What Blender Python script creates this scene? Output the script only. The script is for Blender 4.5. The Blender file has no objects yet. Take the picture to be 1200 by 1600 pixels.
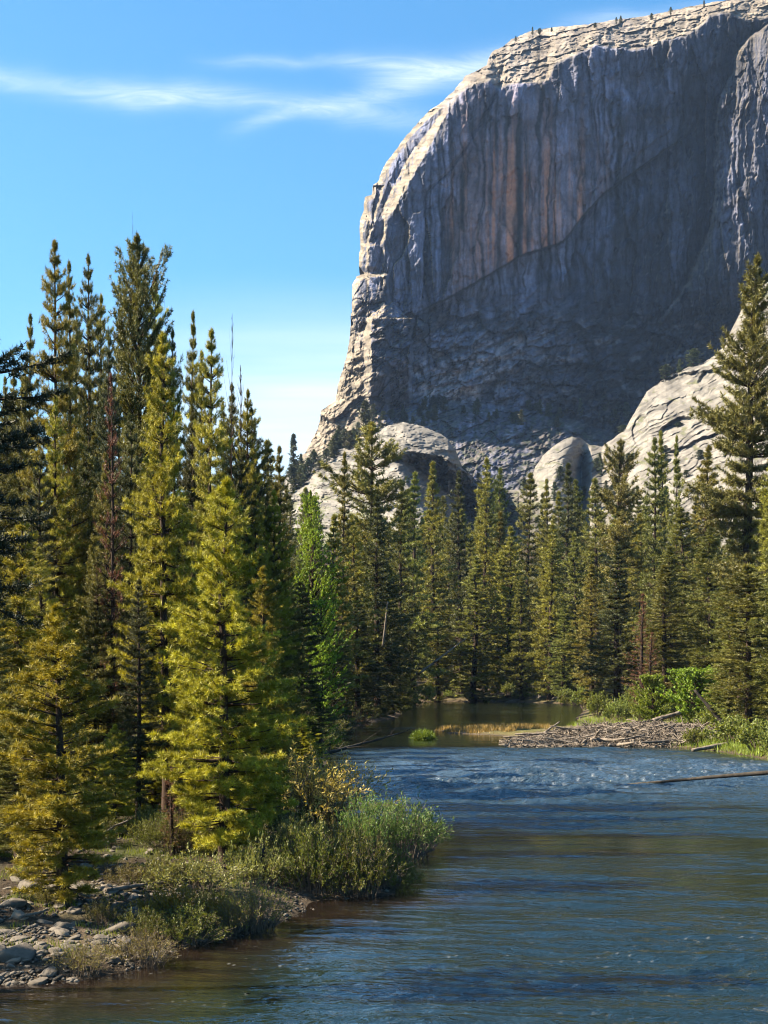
import bpy, math, random
import numpy as np

# ------------------------------------------------------------------ camera
F = 2222.0          # focal length in pixels of the 1200 x 1600 photograph
HZ = 1045.0         # row of the horizon
CAMH = 5.0
scene = bpy.context.scene
COL = scene.collection
cam_d = bpy.data.cameras.new("camera")
cam = bpy.data.objects.new("camera", cam_d)
COL.objects.link(cam)
cam.location = (0, 0, CAMH)
cam.rotation_euler = (math.radians(90), 0, 0)
cam_d.sensor_fit = 'VERTICAL'
cam_d.sensor_height = 36.0
cam_d.lens = 36.0 * F / 1600.0
cam_d.shift_y = (HZ - 800.0) / 1600.0
cam_d.clip_start = 0.5
cam_d.clip_end = 20000
scene.camera = cam

# ------------------------------------------------------------------ light
SUN_EL = math.radians(43)
SUN_AZ = math.radians(-92)      # measured from +Y (view direction) towards +X
to_sun = (math.cos(SUN_EL) * math.sin(SUN_AZ), math.cos(SUN_EL) * math.cos(SUN_AZ), math.sin(SUN_EL))
sun_d = bpy.data.lights.new("sun", 'SUN')
sun_d.energy = 5.0
sun_d.angle = math.radians(0.53)
sun_d.color = (1.0, 0.86, 0.64)
sun = bpy.data.objects.new("sun", sun_d)
COL.objects.link(sun)
from mathutils import Vector
sun.rotation_euler = Vector(to_sun).to_track_quat('Z', 'Y').to_euler()

scene.view_settings.view_transform = 'Standard'
scene.view_settings.look = 'None'
scene.view_settings.gamma = 1.0
scene.view_settings.exposure = 2.15
scene.cycles.pixel_filter_type = 'BLACKMAN_HARRIS'
scene.cycles.filter_width = 1.1
scene.cycles.max_bounces = 6
scene.cycles.diffuse_bounces = 1
scene.cycles.glossy_bounces = 3
scene.cycles.transmission_bounces = 4
scene.cycles.volume_bounces = 1
scene.cycles.transparent_max_bounces = 6
scene.cycles.use_denoising = True
scene.cycles.denoiser = "OPENIMAGEDENOISE"
scene.cycles.denoising_prefilter = "ACCURATE"
scene.cycles.denoising_input_passes = "RGB_ALBEDO_NORMAL"
scene.cycles.sample_clamp_indirect = 6.0
scene.cycles.sample_clamp_direct = 14.0
scene.cycles.caustics_reflective = False
scene.cycles.caustics_refractive = False


class NT:
    """small helper for wiring node trees"""
    def __init__(self, tree):
        self.t = tree
        self.n = tree.nodes
        self.l = tree.links

    def node(self, kind, **kw):
        n = self.n.new(kind)
        for k, v in kw.items():
            setattr(n, k, v)
        return n

    def put(self, sock, v):
        if v is None:
            return
        if hasattr(v, 'is_output'):
            self.l.new(v, sock)
        else:
            if isinstance(v, (tuple, list)) and len(v) == 3 and sock.type == 'RGBA':
                v = (*v, 1)
            sock.default_value = v

    def math(self, op, a, b=None, c=None, clamp=False):
        n = self.node('ShaderNodeMath', operation=op, use_clamp=clamp)
        self.put(n.inputs[0], a)
        self.put(n.inputs[1], b)
        self.put(n.inputs[2], c)
        return n.outputs[0]

    def mix(self, fac, a, b, mode='MIX'):
        n = self.node('ShaderNodeMix', data_type='RGBA', blend_type=mode)
        self.put(n.inputs[0], fac)
        self.put(n.inputs[6], a)
        self.put(n.inputs[7], b)
        return n.outputs[2]

    def noise(self, vec, scale, detail=4, rough=0.5, dist=0.0):
        n = self.node('ShaderNodeTexNoise')
        self.put(n.inputs['Vector'], vec)
        n.inputs['Scale'].default_value = scale
        n.inputs['Detail'].default_value = detail
        n.inputs['Roughness'].default_value = rough
        n.inputs['Distortion'].default_value = dist
        return n.outputs['Fac']

    def ramp(self, fac, *stops):
        n = self.node('ShaderNodeValToRGB')
        self.put(n.inputs[0], fac)
        el = n.color_ramp.elements
        while len(el) < len(stops):
            el.new(0.5)
        for e, (p, c) in zip(el, stops):
            e.position = p
            e.color = (*c, 1) if len(c) == 3 else c
        return n.outputs[0]

    def mapping(self, vec, scale=(1, 1, 1), rot=(0, 0, 0)):
        n = self.node('ShaderNodeMapping')
        self.put(n.inputs[0], vec)
        n.inputs['Scale'].default_value = scale
        n.inputs['Rotation'].default_value = rot
        return n.outputs[0]

    def bump(self, h, dist, strength=1.0, normal=None):
        n = self.node('ShaderNodeBump')
        n.inputs['Strength'].default_value = strength
        n.inputs['Distance'].default_value = dist
        self.put(n.inputs['Height'], h)
        if normal is not None:
            self.put(n.inputs['Normal'], normal)
        return n.outputs[0]


# ------------------------------------------------------------------ sky with thin cirrus
world = bpy.data.worlds.new("World")
scene.world = world
world.use_nodes = True
w = NT(world.node_tree)
for n in list(w.n):
    w.n.remove(n)
sky = w.node('ShaderNodeTexSky', sky_type='NISHITA')
sky.sun_disc = False
sky.sun_elevation = SUN_EL
sky.sun_rotation = SUN_AZ % (2 * math.pi)
sky.altitude = 200
sky.air_density = 1.0
sky.dust_density = 1.6
sky.ozone_density = 2.5
skycol = w.mix(1.0, sky.outputs[0], (0.80, 1.08, 1.14), 'MULTIPLY')
hs = w.node('ShaderNodeHueSaturation')
hs.inputs['Saturation'].default_value = 1.15
hs.inputs['Value'].default_value = 1.0
w.put(hs.inputs['Color'], skycol)
skycol = hs.outputs[0]
tc = w.node('ShaderNodeTexCoord')
sep = w.node('ShaderNodeSeparateXYZ')
w.put(sep.inputs[0], tc.outputs['Generated'])
yy = w.math('MAXIMUM', sep.outputs[1], 0.05)
U = w.math('DIVIDE', sep.outputs[0], yy)
V = w.math('DIVIDE', sep.outputs[2], yy)
comb = w.node('ShaderNodeCombineXYZ')
w.put(comb.inputs[0], U)
w.put(comb.inputs[1], V)
uv = comb.outputs[0]
wob = w.math('SUBTRACT', w.noise(uv, 6, 3), 0.5)
fine = w.noise(w.mapping(uv, (14, 70, 1), (0, 0, 0.14)), 1.0, 8, 0.68, 2.2)
fine = w.math('MULTIPLY_ADD', fine, 2.0, -0.15)


def cirrus(p0, p1, width, strength, f0=0.2, f1=0.2):
    """a soft streak of cloud between two directions of the sky"""
    a = ((p0[0] - 600) / F, (HZ - p0[1]) / F)
    b = ((p1[0] - 600) / F, (HZ - p1[1]) / F)
    L = math.hypot(b[0] - a[0], b[1] - a[1])
    d = ((b[0] - a[0]) / L, (b[1] - a[1]) / L)
    du = w.math('SUBTRACT', U, a[0])
    dv = w.math('SUBTRACT', V, a[1])
    s = w.math('ADD', w.math('MULTIPLY', du, d[0] / L), w.math('MULTIPLY', dv, d[1] / L))
    q = w.math('ADD', w.math('MULTIPLY', du, -d[1]), w.math('MULTIPLY', dv, d[0]))
    q = w.math('MULTIPLY_ADD', wob, 0.045, q)
    q = w.math('DIVIDE', q, width / F)
    g = w.math('EXPONENT', w.math('MULTIPLY', w.math('MULTIPLY', q, q), -1.0))
    i = w.node('ShaderNodeMapRange', interpolation_type='SMOOTHSTEP')
    w.put(i.inputs[0], s); i.inputs[1].default_value = -f0; i.inputs[2].default_value = f0
    o = w.node('ShaderNodeMapRange', interpolation_type='SMOOTHSTEP')
    w.put(o.inputs[0], s); o.inputs[1].default_value = 1 + f1; o.inputs[2].default_value = 1 - f1
    m = w.math('MULTIPLY', w.math('MULTIPLY', g, i.outputs[0]), o.outputs[0])
    return w.math('MULTIPLY', m, strength)


streaks = [cirrus((-150, 108), (330, 145), 20, 0.42), cirrus((180, 133), (680, 192), 20, 0.42),
           cirrus((340, 92), (700, 104), 10, 0.32), cirrus((380, 205), (640, 135), 13, 0.42),
           cirrus((600, 132), (900, 75), 24, 0.62), cirrus((560, 105), (860, 112), 22, 0.3),
           cirrus((900, 40), (1200, 5), 14, 0.5)]
tot = streaks[0]
for s in streaks[1:]:
    tot = w.math('ADD', tot, s)
tot = w.math('MULTIPLY', w.math('MULTIPLY', tot, fine), 0.6)
low = w.node('ShaderNodeMapRange', interpolation_type='SMOOTHSTEP')
w.put(low.inputs[0], w.math('MULTIPLY_ADD', wob, 0.01, V))
low.inputs[1].default_value = 0.285; low.inputs[2].default_value = 0.185
low2 = w.node('ShaderNodeMapRange', interpolation_type='SMOOTHSTEP')
w.put(low2.inputs[0], V); low2.inputs[1].default_value = -0.05; low2.inputs[2].default_value = 0.12
lowx = w.node('ShaderNodeMapRange', interpolation_type='SMOOTHSTEP')
w.put(lowx.inputs[0], U); lowx.inputs[1].default_value = -0.30; lowx.inputs[2].default_value = -0.05
band = w.math('MULTIPLY', w.math('MULTIPLY', low.outputs[0], low2.outputs[0]), lowx.outputs[0])
band = w.math('MULTIPLY', band, w.math('MULTIPLY_ADD', w.noise(w.mapping(uv, (3, 40, 1)), 1.0, 4, 0.6), 0.9, 0.25))
tot = w.math('ADD', tot, w.math('MULTIPLY', band, 0.85))
haze_low = w.math('MULTIPLY', w.math('EXPONENT', w.math('DIVIDE', V, -0.085)), 0.45)
tot = w.math('ADD', tot, haze_low, clamp=True)
cloudcol = w.mix(tot, skycol, (5.4, 6.0, 6.4))
bg = w.node('ShaderNodeBackground')
w.put(bg.inputs[0], cloudcol)
bg.inputs[1].default_value = 0.0515
out = w.node('ShaderNodeOutputWorld')
w.l.new(bg.outputs[0], out.inputs[0])


# ------------------------------------------------------------------ numeric noise
def _h(ix, iy, iz, seed):
    k = np.uint32((iz * 2147483647 + seed * 1274126177) & 0xffffffff)
    n = ix.astype(np.int32).astype(np.uint32) * np.uint32(374761393) + iy.astype(np.int32).astype(np.uint32) * np.uint32(668265263) + k
    n = (n ^ (n >> np.uint32(13))) * np.uint32(1274126177)
    n = (n ^ (n >> np.uint32(16))) * np.uint32(2246822519)
    return n ^ (n >> np.uint32(15))


_GA = np.arange(1024) * (2 * math.pi / 1024)
_GC = np.cos(_GA); _GS = np.sin(_GA)


def gn(x, y, seed=0):
    """2D gradient noise, about -1..1"""
    x = np.asarray(x, float); y = np.asarray(y, float)
    ix = np.floor(x); iy = np.floor(y)
    fx = x - ix; fy = y - iy
    ux = fx * fx * fx * (fx * (fx * 6 - 15) + 10); uy = fy * fy * fy * (fy * (fy * 6 - 15) + 10)
    r = []
    for dx, dy in ((0, 0), (1, 0), (0, 1), (1, 1)):
        a = _h(ix + dx, iy + dy, 0, seed) & np.uint32(1023)
        r.append(_GC[a] * (fx - dx) + _GS[a] * (fy - dy))
    return ((r[0] * (1 - ux) + r[1] * ux) * (1 - uy) + (r[2] * (1 - ux) + r[3] * ux) * uy) * 1.5


def fbm(x, y, seed=0, o=4, g=0.5, l=2.03):
    s = 0; a = 1; t = 0
    for i in range(o):
        s = s + a * gn(x, y, seed + i * 17); t += a
        x = x * l + 3.1; y = y * l + 1.7; a *= g
    return s / t


def ridged(x, y, seed=0, o=4, g=0.5):
    s = 0; a = 1; t = 0
    for i in range(o):
        s = s + a * (1 - np.abs(gn(x, y, seed + i * 17)) * 1.6); t += a
        x = x * 2.03 + 3.1; y = y * 2.03 + 1.7; a *= g
    return s / t


def vor(x, y, seed=0):
    """cell noise: per-cell value, second value, distance to the edge"""
    ix = np.floor(x); iy = np.floor(y)
    f1 = np.full(x.shape, 9.0); f2 = np.full(x.shape, 9.0)
    v = np.zeros(x.shape); v2 = np.zeros(x.shape); cx = np.zeros(x.shape); cy = np.zeros(x.shape)
    for dx in (-1, 0, 1):
        for dy in (-1, 0, 1):
            h = _h(ix + dx, iy + dy, 1, seed)
            px = ix + dx + (h & np.uint32(0xffff)) / 65536.0
            py = iy + dy + ((h >> np.uint32(16)) & np.uint32(0xffff)) / 65536.0
            d = np.hypot(px - x, py - y)
            hv = _h(ix + dx, iy + dy, 2, seed + 5)
            m = d < f1
            f2 = np.where(m, f1, np.minimum(f2, d))
            v = np.where(m, (hv & np.uint32(0xffff)) / 65536.0, v)
            v2 = np.where(m, ((hv >> np.uint32(16)) & np.uint32(0xffff)) / 65536.0, v2)
            cx = np.where(m, x - px, cx); cy = np.where(m, y - py, cy)
            f1 = np.minimum(f1, d)
    return v, v2, f2 - f1, cx, cy


def ss(a, b, x):
    t = np.clip((x - a) / (b - a), 0, 1)
    return t * t * (3 - 2 * t)


# ------------------------------------------------------------------ mesh and tagging helpers
def link_mesh(name, verts, faces, mat=None, parent=None, smooth=False, col=None, colname='Col'):
    """verts (n,3) array; faces (m,3) or (m,4) array"""
    me = bpy.data.meshes.new(name)
    verts = np.asarray(verts, np.float32); faces = np.asarray(faces, np.int32)
    k = faces.shape[1]
    me.vertices.add(len(verts)); me.vertices.foreach_set('co', verts.ravel())
    me.loops.add(faces.size); me.loops.foreach_set('vertex_index', faces.ravel())
    me.polygons.add(len(faces))
    me.polygons.foreach_set('loop_start', np.arange(0, faces.size, k, dtype=np.int32))
    me.polygons.foreach_set('loop_total', np.full(len(faces), k, np.int32))
    if smooth:
        me.polygons.foreach_set('use_smooth', np.ones(len(faces), bool))
    me.update(calc_edges=True)
    if col is not None:
        a = me.color_attributes.new(colname, 'FLOAT_COLOR', 'POINT')
        c = np.ones((len(verts), 4), np.float32); c[:, :3] = col
        a.data.foreach_set('color', c.ravel())
    if mat:
        me.materials.append(mat)
    o = bpy.data.objects.new(name, me)
    COL.objects.link(o)
    if parent:
        o.parent = parent
    return o


def tag(o, label=None, cat=None, group=None, kind=None):
    for k, v in (('label', label), ('category', cat), ('group', group), ('kind', kind)):
        if v:
            o[k] = v
    return o


def empty(name):
    e = bpy.data.objects.new(name, None)
    e.empty_display_size = 0.3
    COL.objects.link(e)
    return e


def dup(root):
    r = root.copy(); COL.objects.link(r)
    for k in ('label', 'group', 'category'):
        if k in r:
            del r[k]
    for ch in list(root.children):
        c = ch.copy(); COL.objects.link(c); c.parent = r
    return r


def grid_faces(nr, nc):
    i = np.arange(nr - 1)[:, None] * nc + np.arange(nc - 1)[None, :]
    i = i.ravel()
    return np.stack([i, i + 1, i + nc + 1, i + nc], 1)


def mat(name):
    m = bpy.data.materials.new(name)
    m.use_nodes = True
    t = NT(m.node_tree)
    for n in list(t.n):
        t.n.remove(n)
    o = t.node('ShaderNodeOutputMaterial')
    return m, t, o


def interp(pts, x, inv=False):
    p = sorted(pts)
    return np.interp(x, [a for a, b in p], [b for a, b in p])


def lin_v(pts, v):
    """u of a polyline as a function of v"""
    p = sorted((b, a) for a, b in pts)
    return np.interp(v, [a for a, b in p], [b for a, b in p])


# ------------------------------------------------------------------ rock material
def rock_mat(name, scale, bump_d, rough=0.85):
    m, t, o = mat(name)
    at = t.node('ShaderNodeAttribute', attribute_name='Col')
    geo = t.node('ShaderNodeNewGeometry')
    P = geo.outputs['Position']
    n1 = t.noise(t.mapping(P, (1, 1, 0.35)), scale, 6, 0.65)
    n2 = t.noise(P, scale * 5, 4, 0.6)
    c = t.mix(1.0, at.outputs['Color'], t.ramp(n1, (0.3, (0.72, 0.72, 0.74)), (0.7, (1.25, 1.22, 1.2))), 'MULTIPLY')
    c = t.mix(1.0, c, t.ramp(n2, (0.3, (0.82, 0.82, 0.82)), (0.7, (1.14, 1.14, 1.14))), 'MULTIPLY')
    b = t.node('ShaderNodeBsdfPrincipled')
    t.put(b.inputs['Base Color'], c)
    b.inputs['Roughness'].default_value = rough
    b.inputs['Specular IOR Level'].default_value = 0.25
    h = t.math('ADD', n1, t.math('MULTIPLY', n2, 0.35))
    t.put(b.inputs['Normal'], t.bump(h, bump_d))
    t.l.new(b.outputs[0], o.inputs[0])
    return m


# ------------------------------------------------------------------ the granite cliff
def resample(pts, n):
    p = np.array(pts, float)
    d = np.r_[0, np.cumsum(np.hypot(*np.diff(p, axis=0).T))]
    s = np.linspace(0, d[-1], n)
    return np.interp(s, d, p[:, 0]), np.interp(s, d, p[:, 1])


SIL = [(330, 842), (432, 762), (452, 735), (478, 705), (497, 668), (503, 640), (524, 625), (531, 590), (541, 560),
       (546, 530), (549, 490), (551, 445), (557, 432), (569, 428), (561, 416), (561, 398), (563, 386), (562, 345),
       (568, 330), (570, 308), (580, 304), (583, 290), (592, 282), (598, 262), (612, 243), (632, 215), (655, 190),
       (672, 172), (690, 160), (715, 135), (728, 118), (752, 107), (760, 100), (768, 82), (790, 70), (800, 61),
       (830, 48), (870, 42), (920, 38), (960, 31), (1010, 25), (1060, 14), (1110, 4), (1160, -3), (1200, -12), (1320, -50)]


def cliff_depth(u, v, s):
    """depth in metres of the wall as a function of where it is; s = pixels inside the outline"""
    wu = u + 9 * fbm(u / 60, v / 60, 3) + 3 * fbm(u / 14, v / 20, 4)
    wv = v + 9 * fbm(u / 60, v / 60, 5) + 3 * fbm(u / 14, v / 20, 6)
    D = 820 + 0.20 * (u - 560) + 0.06 * (900 - v)
    # rounding at the outline
    D = D + 16 * np.exp(-s / 5) + 8 * np.exp(-s / 18)
    # rounded, stepped summit above the lip of the wall
    lip = interp([(600, 240), (690, 168), (730, 136), (765, 128), (778, 142), (800, 133), (858, 131), (868, 104), (905, 84), (930, 72),
                  (960, 78), (1010, 80), (1032, 66), (1092, 48), (1108, 24), (1140, 20), (1170, 36), (1300, 20)], wu)
    above = np.maximum(0, lip - wv)
    D = D + above * 0.95
    led = above / 7.0 + 0.8 * fbm(u / 40, v / 12, 8)
    D = D + np.where(above > 0, (np.floor(led) + ss(0.45, 0.95, led - np.floor(led)) - led) * 5.0, 0) * ss(0, 6, above)
    # the prow: the left facet sits farther back, the wall steps out in a lit edge
    R = lin_v([(735, 118), (692, 190), (668, 236), (642, 282), (622, 318), (606, 345), (600, 380), (602, 430), (606, 452)], v) + 3.5 * fbm(u / 9, v / 14, 9)
    wd = np.interp(v, [100, 190, 250, 330, 345, 452], [5, 12, 26, 20, 6, 5])
    amp = np.interp(v, [100, 150, 250, 330, 345, 440, 470], [4, 16, 26, 22, 8, 8, 0])
    D = D + amp * (1 - np.clip((u - (R - wd)) / wd, 0, 1))
    # second lit rib at the outer edge
    R2 = lin_v([(600, 280), (585, 330), (572, 380), (570, 425)], v) + 3 * fbm(u / 7, v / 9, 10)
    D = D + np.where(v > 290, 7, 0) * (1 - ss(0, 5, u - R2)) * ss(440, 425, v)
    # ledges on the outer edge (385 and 432)
    for lv, lu, a in ((386, 592, 6), (433, 606, 16)):
        lvv = lv + 3 * fbm(u / 12, v / 30, 11)
        D = D - a * ss(lvv - 6, lvv, v) * (1 - ss(lu - 6, lu + 6, u)) * (1 if lv > 400 else ss(425, 415, v))
    # pillar with a stepped pyramid on top
    pu = (u - 612) / 34.0
    pk = 464 + 28 * np.abs(pu) * (1 + 0.25 * np.sign(pu))
    step = np.clip((v - pk) / (497 - 464), 0, 1)
    sl = np.floor(step * 4 + 0.5 * fbm(u / 10, v / 6, 12)) / 4 * 0.7 + step * 0.3
    inp = ss(568, 580, wu) * (1 - ss(640, 646, wu))
    D = D - 40 * np.clip(np.where(v < 497, sl, 1), 0, 1) * inp * (1 - ss(560, 660, v))
    # small lit horn right of the pillar
    hx = ss(646, 649, wu) * (1 - ss(655, 685, u)) * np.exp(-((v - 512) / 13.0) ** 2)
    D = D - 16 * hx
    # lower left flank, turned to the left
    L = lin_v([(600, 470), (600, 520), (572, 545), (570, 600), (572, 640), (610, 700), (620, 760)], v) + 6 * fbm(u / 16, v / 30, 13)
    D = D + np.maximum(0, L - u) * 0.42 * ss(480, 530, v)
    d2 = (u + 0.55 * v) / 17 + 1.1 * fbm(u / 30, v / 30, 14)
    D = D + 4.5 * np.abs((d2 % 1) - 0.5) * ss(500, 560, v) * ss(-6, 8, L - u)
    # the great overhanging arch: below it the wall sits back
    arc = [(600, 520), (655, 486), (683, 473), (722, 453), (800, 407), (817, 397), (860, 384), (880, 377), (908, 340), (943, 302), (1040, 233), (1100, 190)]
    av = interp(arc, u) + 2.5 * fbm(u / 12, v / 12, 15)
    w_ = ss(640, 690, u) * (1 - ss(1030, 1090, u))
    D = D + 13 * ss(0, 4, v - av) * (1 - 0.5 * ss(30, 160, v - av)) * w_
    av2 = av - 24 - 12 * fbm(u / 50, 0 * v, 16)
    D = D + 2.5 * ss(0, 3, v - av2) * ss(900, 930, u) * (1 - ss(1030, 1070, u))
    # secondary slanting ledges under the arch
    for k, (o_, a_) in enumerate(((52, 3.0), (96, 4.0), (140, 3.5))):
        b_ = av + o_ + 16 * fbm(u / 45, v / 200, 17 + k)
        D = D - a_ * ss(0, 4, v - b_) * w_ * ss(0.0, 0.3, fbm(u / 90, v / 400, 70 + k) + 0.15) * (1 - ss(5, 45, v - b_))
    # chimney line from the summit notch down the prow
    ch = lin_v([(790, 90), (772, 150), (745, 200), (720, 240), (700, 270), (664, 300), (660, 430), (668, 470)], v) + 3 * fbm(u / 15, v / 25, 20)
    D = D + 6 * np.exp(-((u - ch) / 3.0) ** 2) + 3 * ss(0, 3, u - ch) * (1 - ss(10, 60, u - ch))
    # deep gully and the buttress right of it
    G = lin_v([(1215, 26), (1170, 58), (1153, 80), (1143, 113), (1120, 167), (1116, 300), (1108, 360), (1075, 440), (1020, 520)], v) + 5 * fbm(u / 20, v / 30, 21)
    gf = (1 - ss(420, 540, v)) * ss(20, 60, v)
    D = D - gf * (34 * np.sqrt(np.clip((u - G) / 60, 0, 1)) + 6 * ss(0, 4, u - G))
    D = D + gf * 14 * np.exp(-(np.minimum(0, u - G) / 26) ** 2) * (u < G)
    # wall texture: flutes in the upper wall, slanting slabs and ledges lower down
    up = 1 - ss(430, 520, v)
    rgt = ss(880, 960, u)
    fl = ridged(wu / 15, v / 330, 30, 3) * 2.2 + ridged(wu / 6, v / 120, 33, 3) * 1.0
    capm = ss(0, 5, above)
    D = D - fl * (1 - capm) * (0.25 + 0.75 * up) * (0.4 + 0.6 * ss(640, 700, u)) * (1 + 0.8 * rgt)
    D = D - 9 * fbm(u / 130, v / 150, 40, 3)
    # exfoliation flakes: terraces of a smooth field give broken edges without a net of cells
    def flakes(su_, sv_, sh_, seed, n_, a_, wid=0.22):
        q_ = n_ * fbm((u + sh_ * v) / su_, v / sv_, seed, 5, 0.55)
        f_ = q_ - np.floor(q_)
        return a_ * (np.floor(q_) + ss(0.5 - wid, 0.5 + wid, f_))
    D = D + flakes(60, 150, 0.15, 52, 4.0, 3.0, 0.1) * (0.5 + 0.7 * rgt + 0.4 * (1 - up))
    D = D + flakes(34, 30, 1.3, 57, 3.5, 2.6, 0.1) * (1 - up) + flakes(14, 12, 0.8, 59, 3, 1.3, 0.12) * (1 - 0.75 * up)
    D = D + flakes(22, 14, 0.4, 61, 3, 1.6, 0.12) * ss(0, 10, above)
    e = np.abs(fbm(wu / 48, v / 95, 63, 3)) * 9
    pv, pv2, pe, pcx, pcy = vor((u + 5 * fbm(u / 40, v / 40, 64)) / 30, (v + 40 * fbm(u / 60, v / 90, 65)) / 150, 66)
    D = D - (pv * 5.5 + (pv2 - 0.5) * pcx * 6) * up * (1 - capm)
    qv, qv2, qe, qcx, qcy = vor((u + 6 * fbm(u / 20, v / 20, 67) + 0.5 * v) / 34, (v + 6 * fbm(u / 20, v / 20, 68)) / 26, 69)
    D = D - (qv * 5.0 + (qv2 - 0.5) * qcx * 8 + 3 * qcy) * (1 - up)
    cv_, cv2, ce, ccx, ccy = vor((u + 14 * fbm(u / 30, v / 20, 71)) / 38, (v + 0.25 * u + 5 * fbm(u / 25, v / 12, 72)) / 9, 73)
    D = D - (cv_ * 4.0 + 2.5 * ccy) * capm
    D = D + 1.5 * np.exp(-e * 4) * (1 - 0.5 * up)
    D = D - 1.5 * ridged(u / 9, v / 9, 44, 4) * (0.35 + 0.9 * (1 - up)) - 0.9 * ridged(u / 7, v / 3.5, 47, 3) * ss(0, 4, above)
    # broken ground at the foot of the wall comes forward
    foot = interp([(330, 760), (500, 700), (560, 650), (700, 625), (850, 640), (1000, 690), (1300, 720)], u)
    D = D - np.maximum(0, v - foot) * 1.3
    c1, c2, e3, cx, cy = vor(u / 11, v / 8, 80)
    D = D - 4 * c1 * ss(0, 20, v - foot)
    return D, dict(arc=av, pv=pv, pe=pe, qv=qv, qe=qe, cv=cv_, ce=ce, e=e, above=above, foot=foot, G=G, L=L, wu=wu, w=w_, R=R)


def granite_cliff():
    nt, ns = 1000, 720
    su, sv = resample(SIL, nt)
    jag = fbm(np.arange(nt) / 9, 0 * su, 2, 4) * 2.6
    su = su + jag * 0.7; sv = sv + jag * 0.7
    ln = np.maximum(6, np.minimum(1335 - su, 850 - sv))
    q = np.linspace(0, 1, ns) ** 1.15
    s = q[None, :] * ln[:, None]
    u = su[:, None] + s; v = sv[:, None] + s
    D, f = cliff_depth(u, v, s * 1.0)
    x = (u - 600) / F * D; z = CAMH + (HZ - v) / F * D
    P = np.stack([x, D, z], -1)
    # the back of the mountain, running away from the outline
    nb = 24
    k = np.arange(nb, 0, -1)[None, :, None] / nb
    back = np.zeros((nt, nb, 3)); back[:] = P[:, :1, :]
    dist = 420 * k[..., 0] ** 1.7
    back[..., 1] += dist
    back[..., 2] -= 0.18 * dist + 3 * (k[..., 0] > 0)
    back[..., 0] += 0.10 * dist
    V = np.concatenate([back, P], 1)
    # colour of the rock
    au, av = u, v
    up = 1 - ss(430, 540, v)
    base = np.zeros(u.shape + (3,)); base[:] = (0.092, 0.098, 0.126)
    var = fbm(u / 40, v / 40, 100, 5)
    base *= (1 + 0.55 * var + 0.35 * fbm(u / 7, v / 16, 101, 4))[..., None]
    # brown and orange water-stained panels
    base *= (1 + 0.55 * (f['pv'] - 0.5) * up + 0.6 * (f['qv'] - 0.5) * (1 - up))[..., None]
    base *= (1 + 0.45 * ridged(f['wu'] / 10, v / 260, 104, 3) * up)[..., None]
    orr = np.exp(-(((u - 790) / 150) ** 2 + ((v - 330) / 130) ** 2)) * up * (1 - ss(-2, 3, v - f['arc']))
    st = ss(-0.15, 0.5, fbm(u / 11, v / 400, 110, 4))
    orr = orr * ss(680, 725, u)
    orr = np.clip(orr * 1.5 * (0.25 + st), 0, 1)
    rr = np.array((0.31, 0.185, 0.13))
    base = base * (1 - orr[..., None] * 0.85) + rr * (orr[..., None] * 0.85) * (1 + 0.25 * var[..., None])
    # black streaks
    sk = ss(0.05, 0.55, fbm(f['wu'] / 9, v / 350, 120, 4) + 0.25 * fbm(u / 90, v / 90, 121)) * ss(120, 200, v) * up
    sk2 = ss(0.1, 0.6, fbm(f['wu'] / 3.5, v / 120, 125, 3))
    base *= (1 - 0.72 * sk)[..., None]; base *= (1 - 0.5 * sk2 * up)[..., None]
    bl = np.exp(-((u - 811 - 2 * fbm(v / 30, 0 * v, 130)) / 4.5) ** 2) * ss(150, 260, v) * (1 - ss(-2, 2, v - f['arc']))
    bl2 = np.exp(-((u - 722 - 2 * fbm(v / 30, 0 * v, 131)) / 3.5) ** 2) * ss(240, 280, v) * (1 - ss(355, 365, v))
    base *= (1 - 0.8 * np.maximum(bl, bl2))[..., None]
    # dark blue-grey right hand wall
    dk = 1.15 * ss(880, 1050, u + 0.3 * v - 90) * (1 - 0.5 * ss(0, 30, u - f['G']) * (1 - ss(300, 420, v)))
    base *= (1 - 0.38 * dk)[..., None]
    lt = ss(0.1, 0.5, fbm(u / 26, v / 26, 140, 5)) * ss(460, 500, v)
    base = base * (1 - 0.5 * lt[..., None]) + np.array((0.27, 0.26, 0.27)) * 0.5 * lt[..., None]
    dsm = ss(0.05, 0.5, fbm(u / 38, v / 60, 150, 5))
    base *= (1 - 0.35 * dsm * ss(400, 500, v))[..., None]
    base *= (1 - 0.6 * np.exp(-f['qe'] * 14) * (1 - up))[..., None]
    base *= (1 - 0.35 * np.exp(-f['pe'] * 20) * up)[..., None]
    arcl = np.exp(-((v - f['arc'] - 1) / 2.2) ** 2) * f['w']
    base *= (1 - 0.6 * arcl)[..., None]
    pp = np.exp(-(((u - 760) / 90) ** 2 + ((v - 575 + 0.35 * (u - 760)) / 55) ** 2)) + 0.8 * np.exp(-(((u - 690) / 45) ** 2 + ((v - 600) / 50) ** 2))
    pp = np.clip(pp * (0.5 + 0.9 * fbm(u / 20, v / 20, 180, 5)) * 1.3, 0, 1)
    base = base * (1 - 0.6 * pp[..., None]) + np.array((0.30, 0.275, 0.275)) * 0.6 * pp[..., None]
    dg = ss(0.0, 0.4, fbm((u - 0.5 * v) / 40, (v + 0.5 * u) / 10, 181, 5)) * (1 - up)
    base *= (1 - 0.4 * dg)[..., None]
    base = 0.150 * (np.clip(base, 0.002, 1) / 0.150) ** 1.85
    crk = ss(0.80, 0.93, ridged(f['wu'] / 26, v / 330, 190, 2)) * up + ss(0.82, 0.94, ridged((u - v) / 60, (v + 0.45 * u) / 24, 191, 3)) * (1 - up)
    base *= (1 - 0.6 * np.clip(crk, 0, 1))[..., None]
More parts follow.
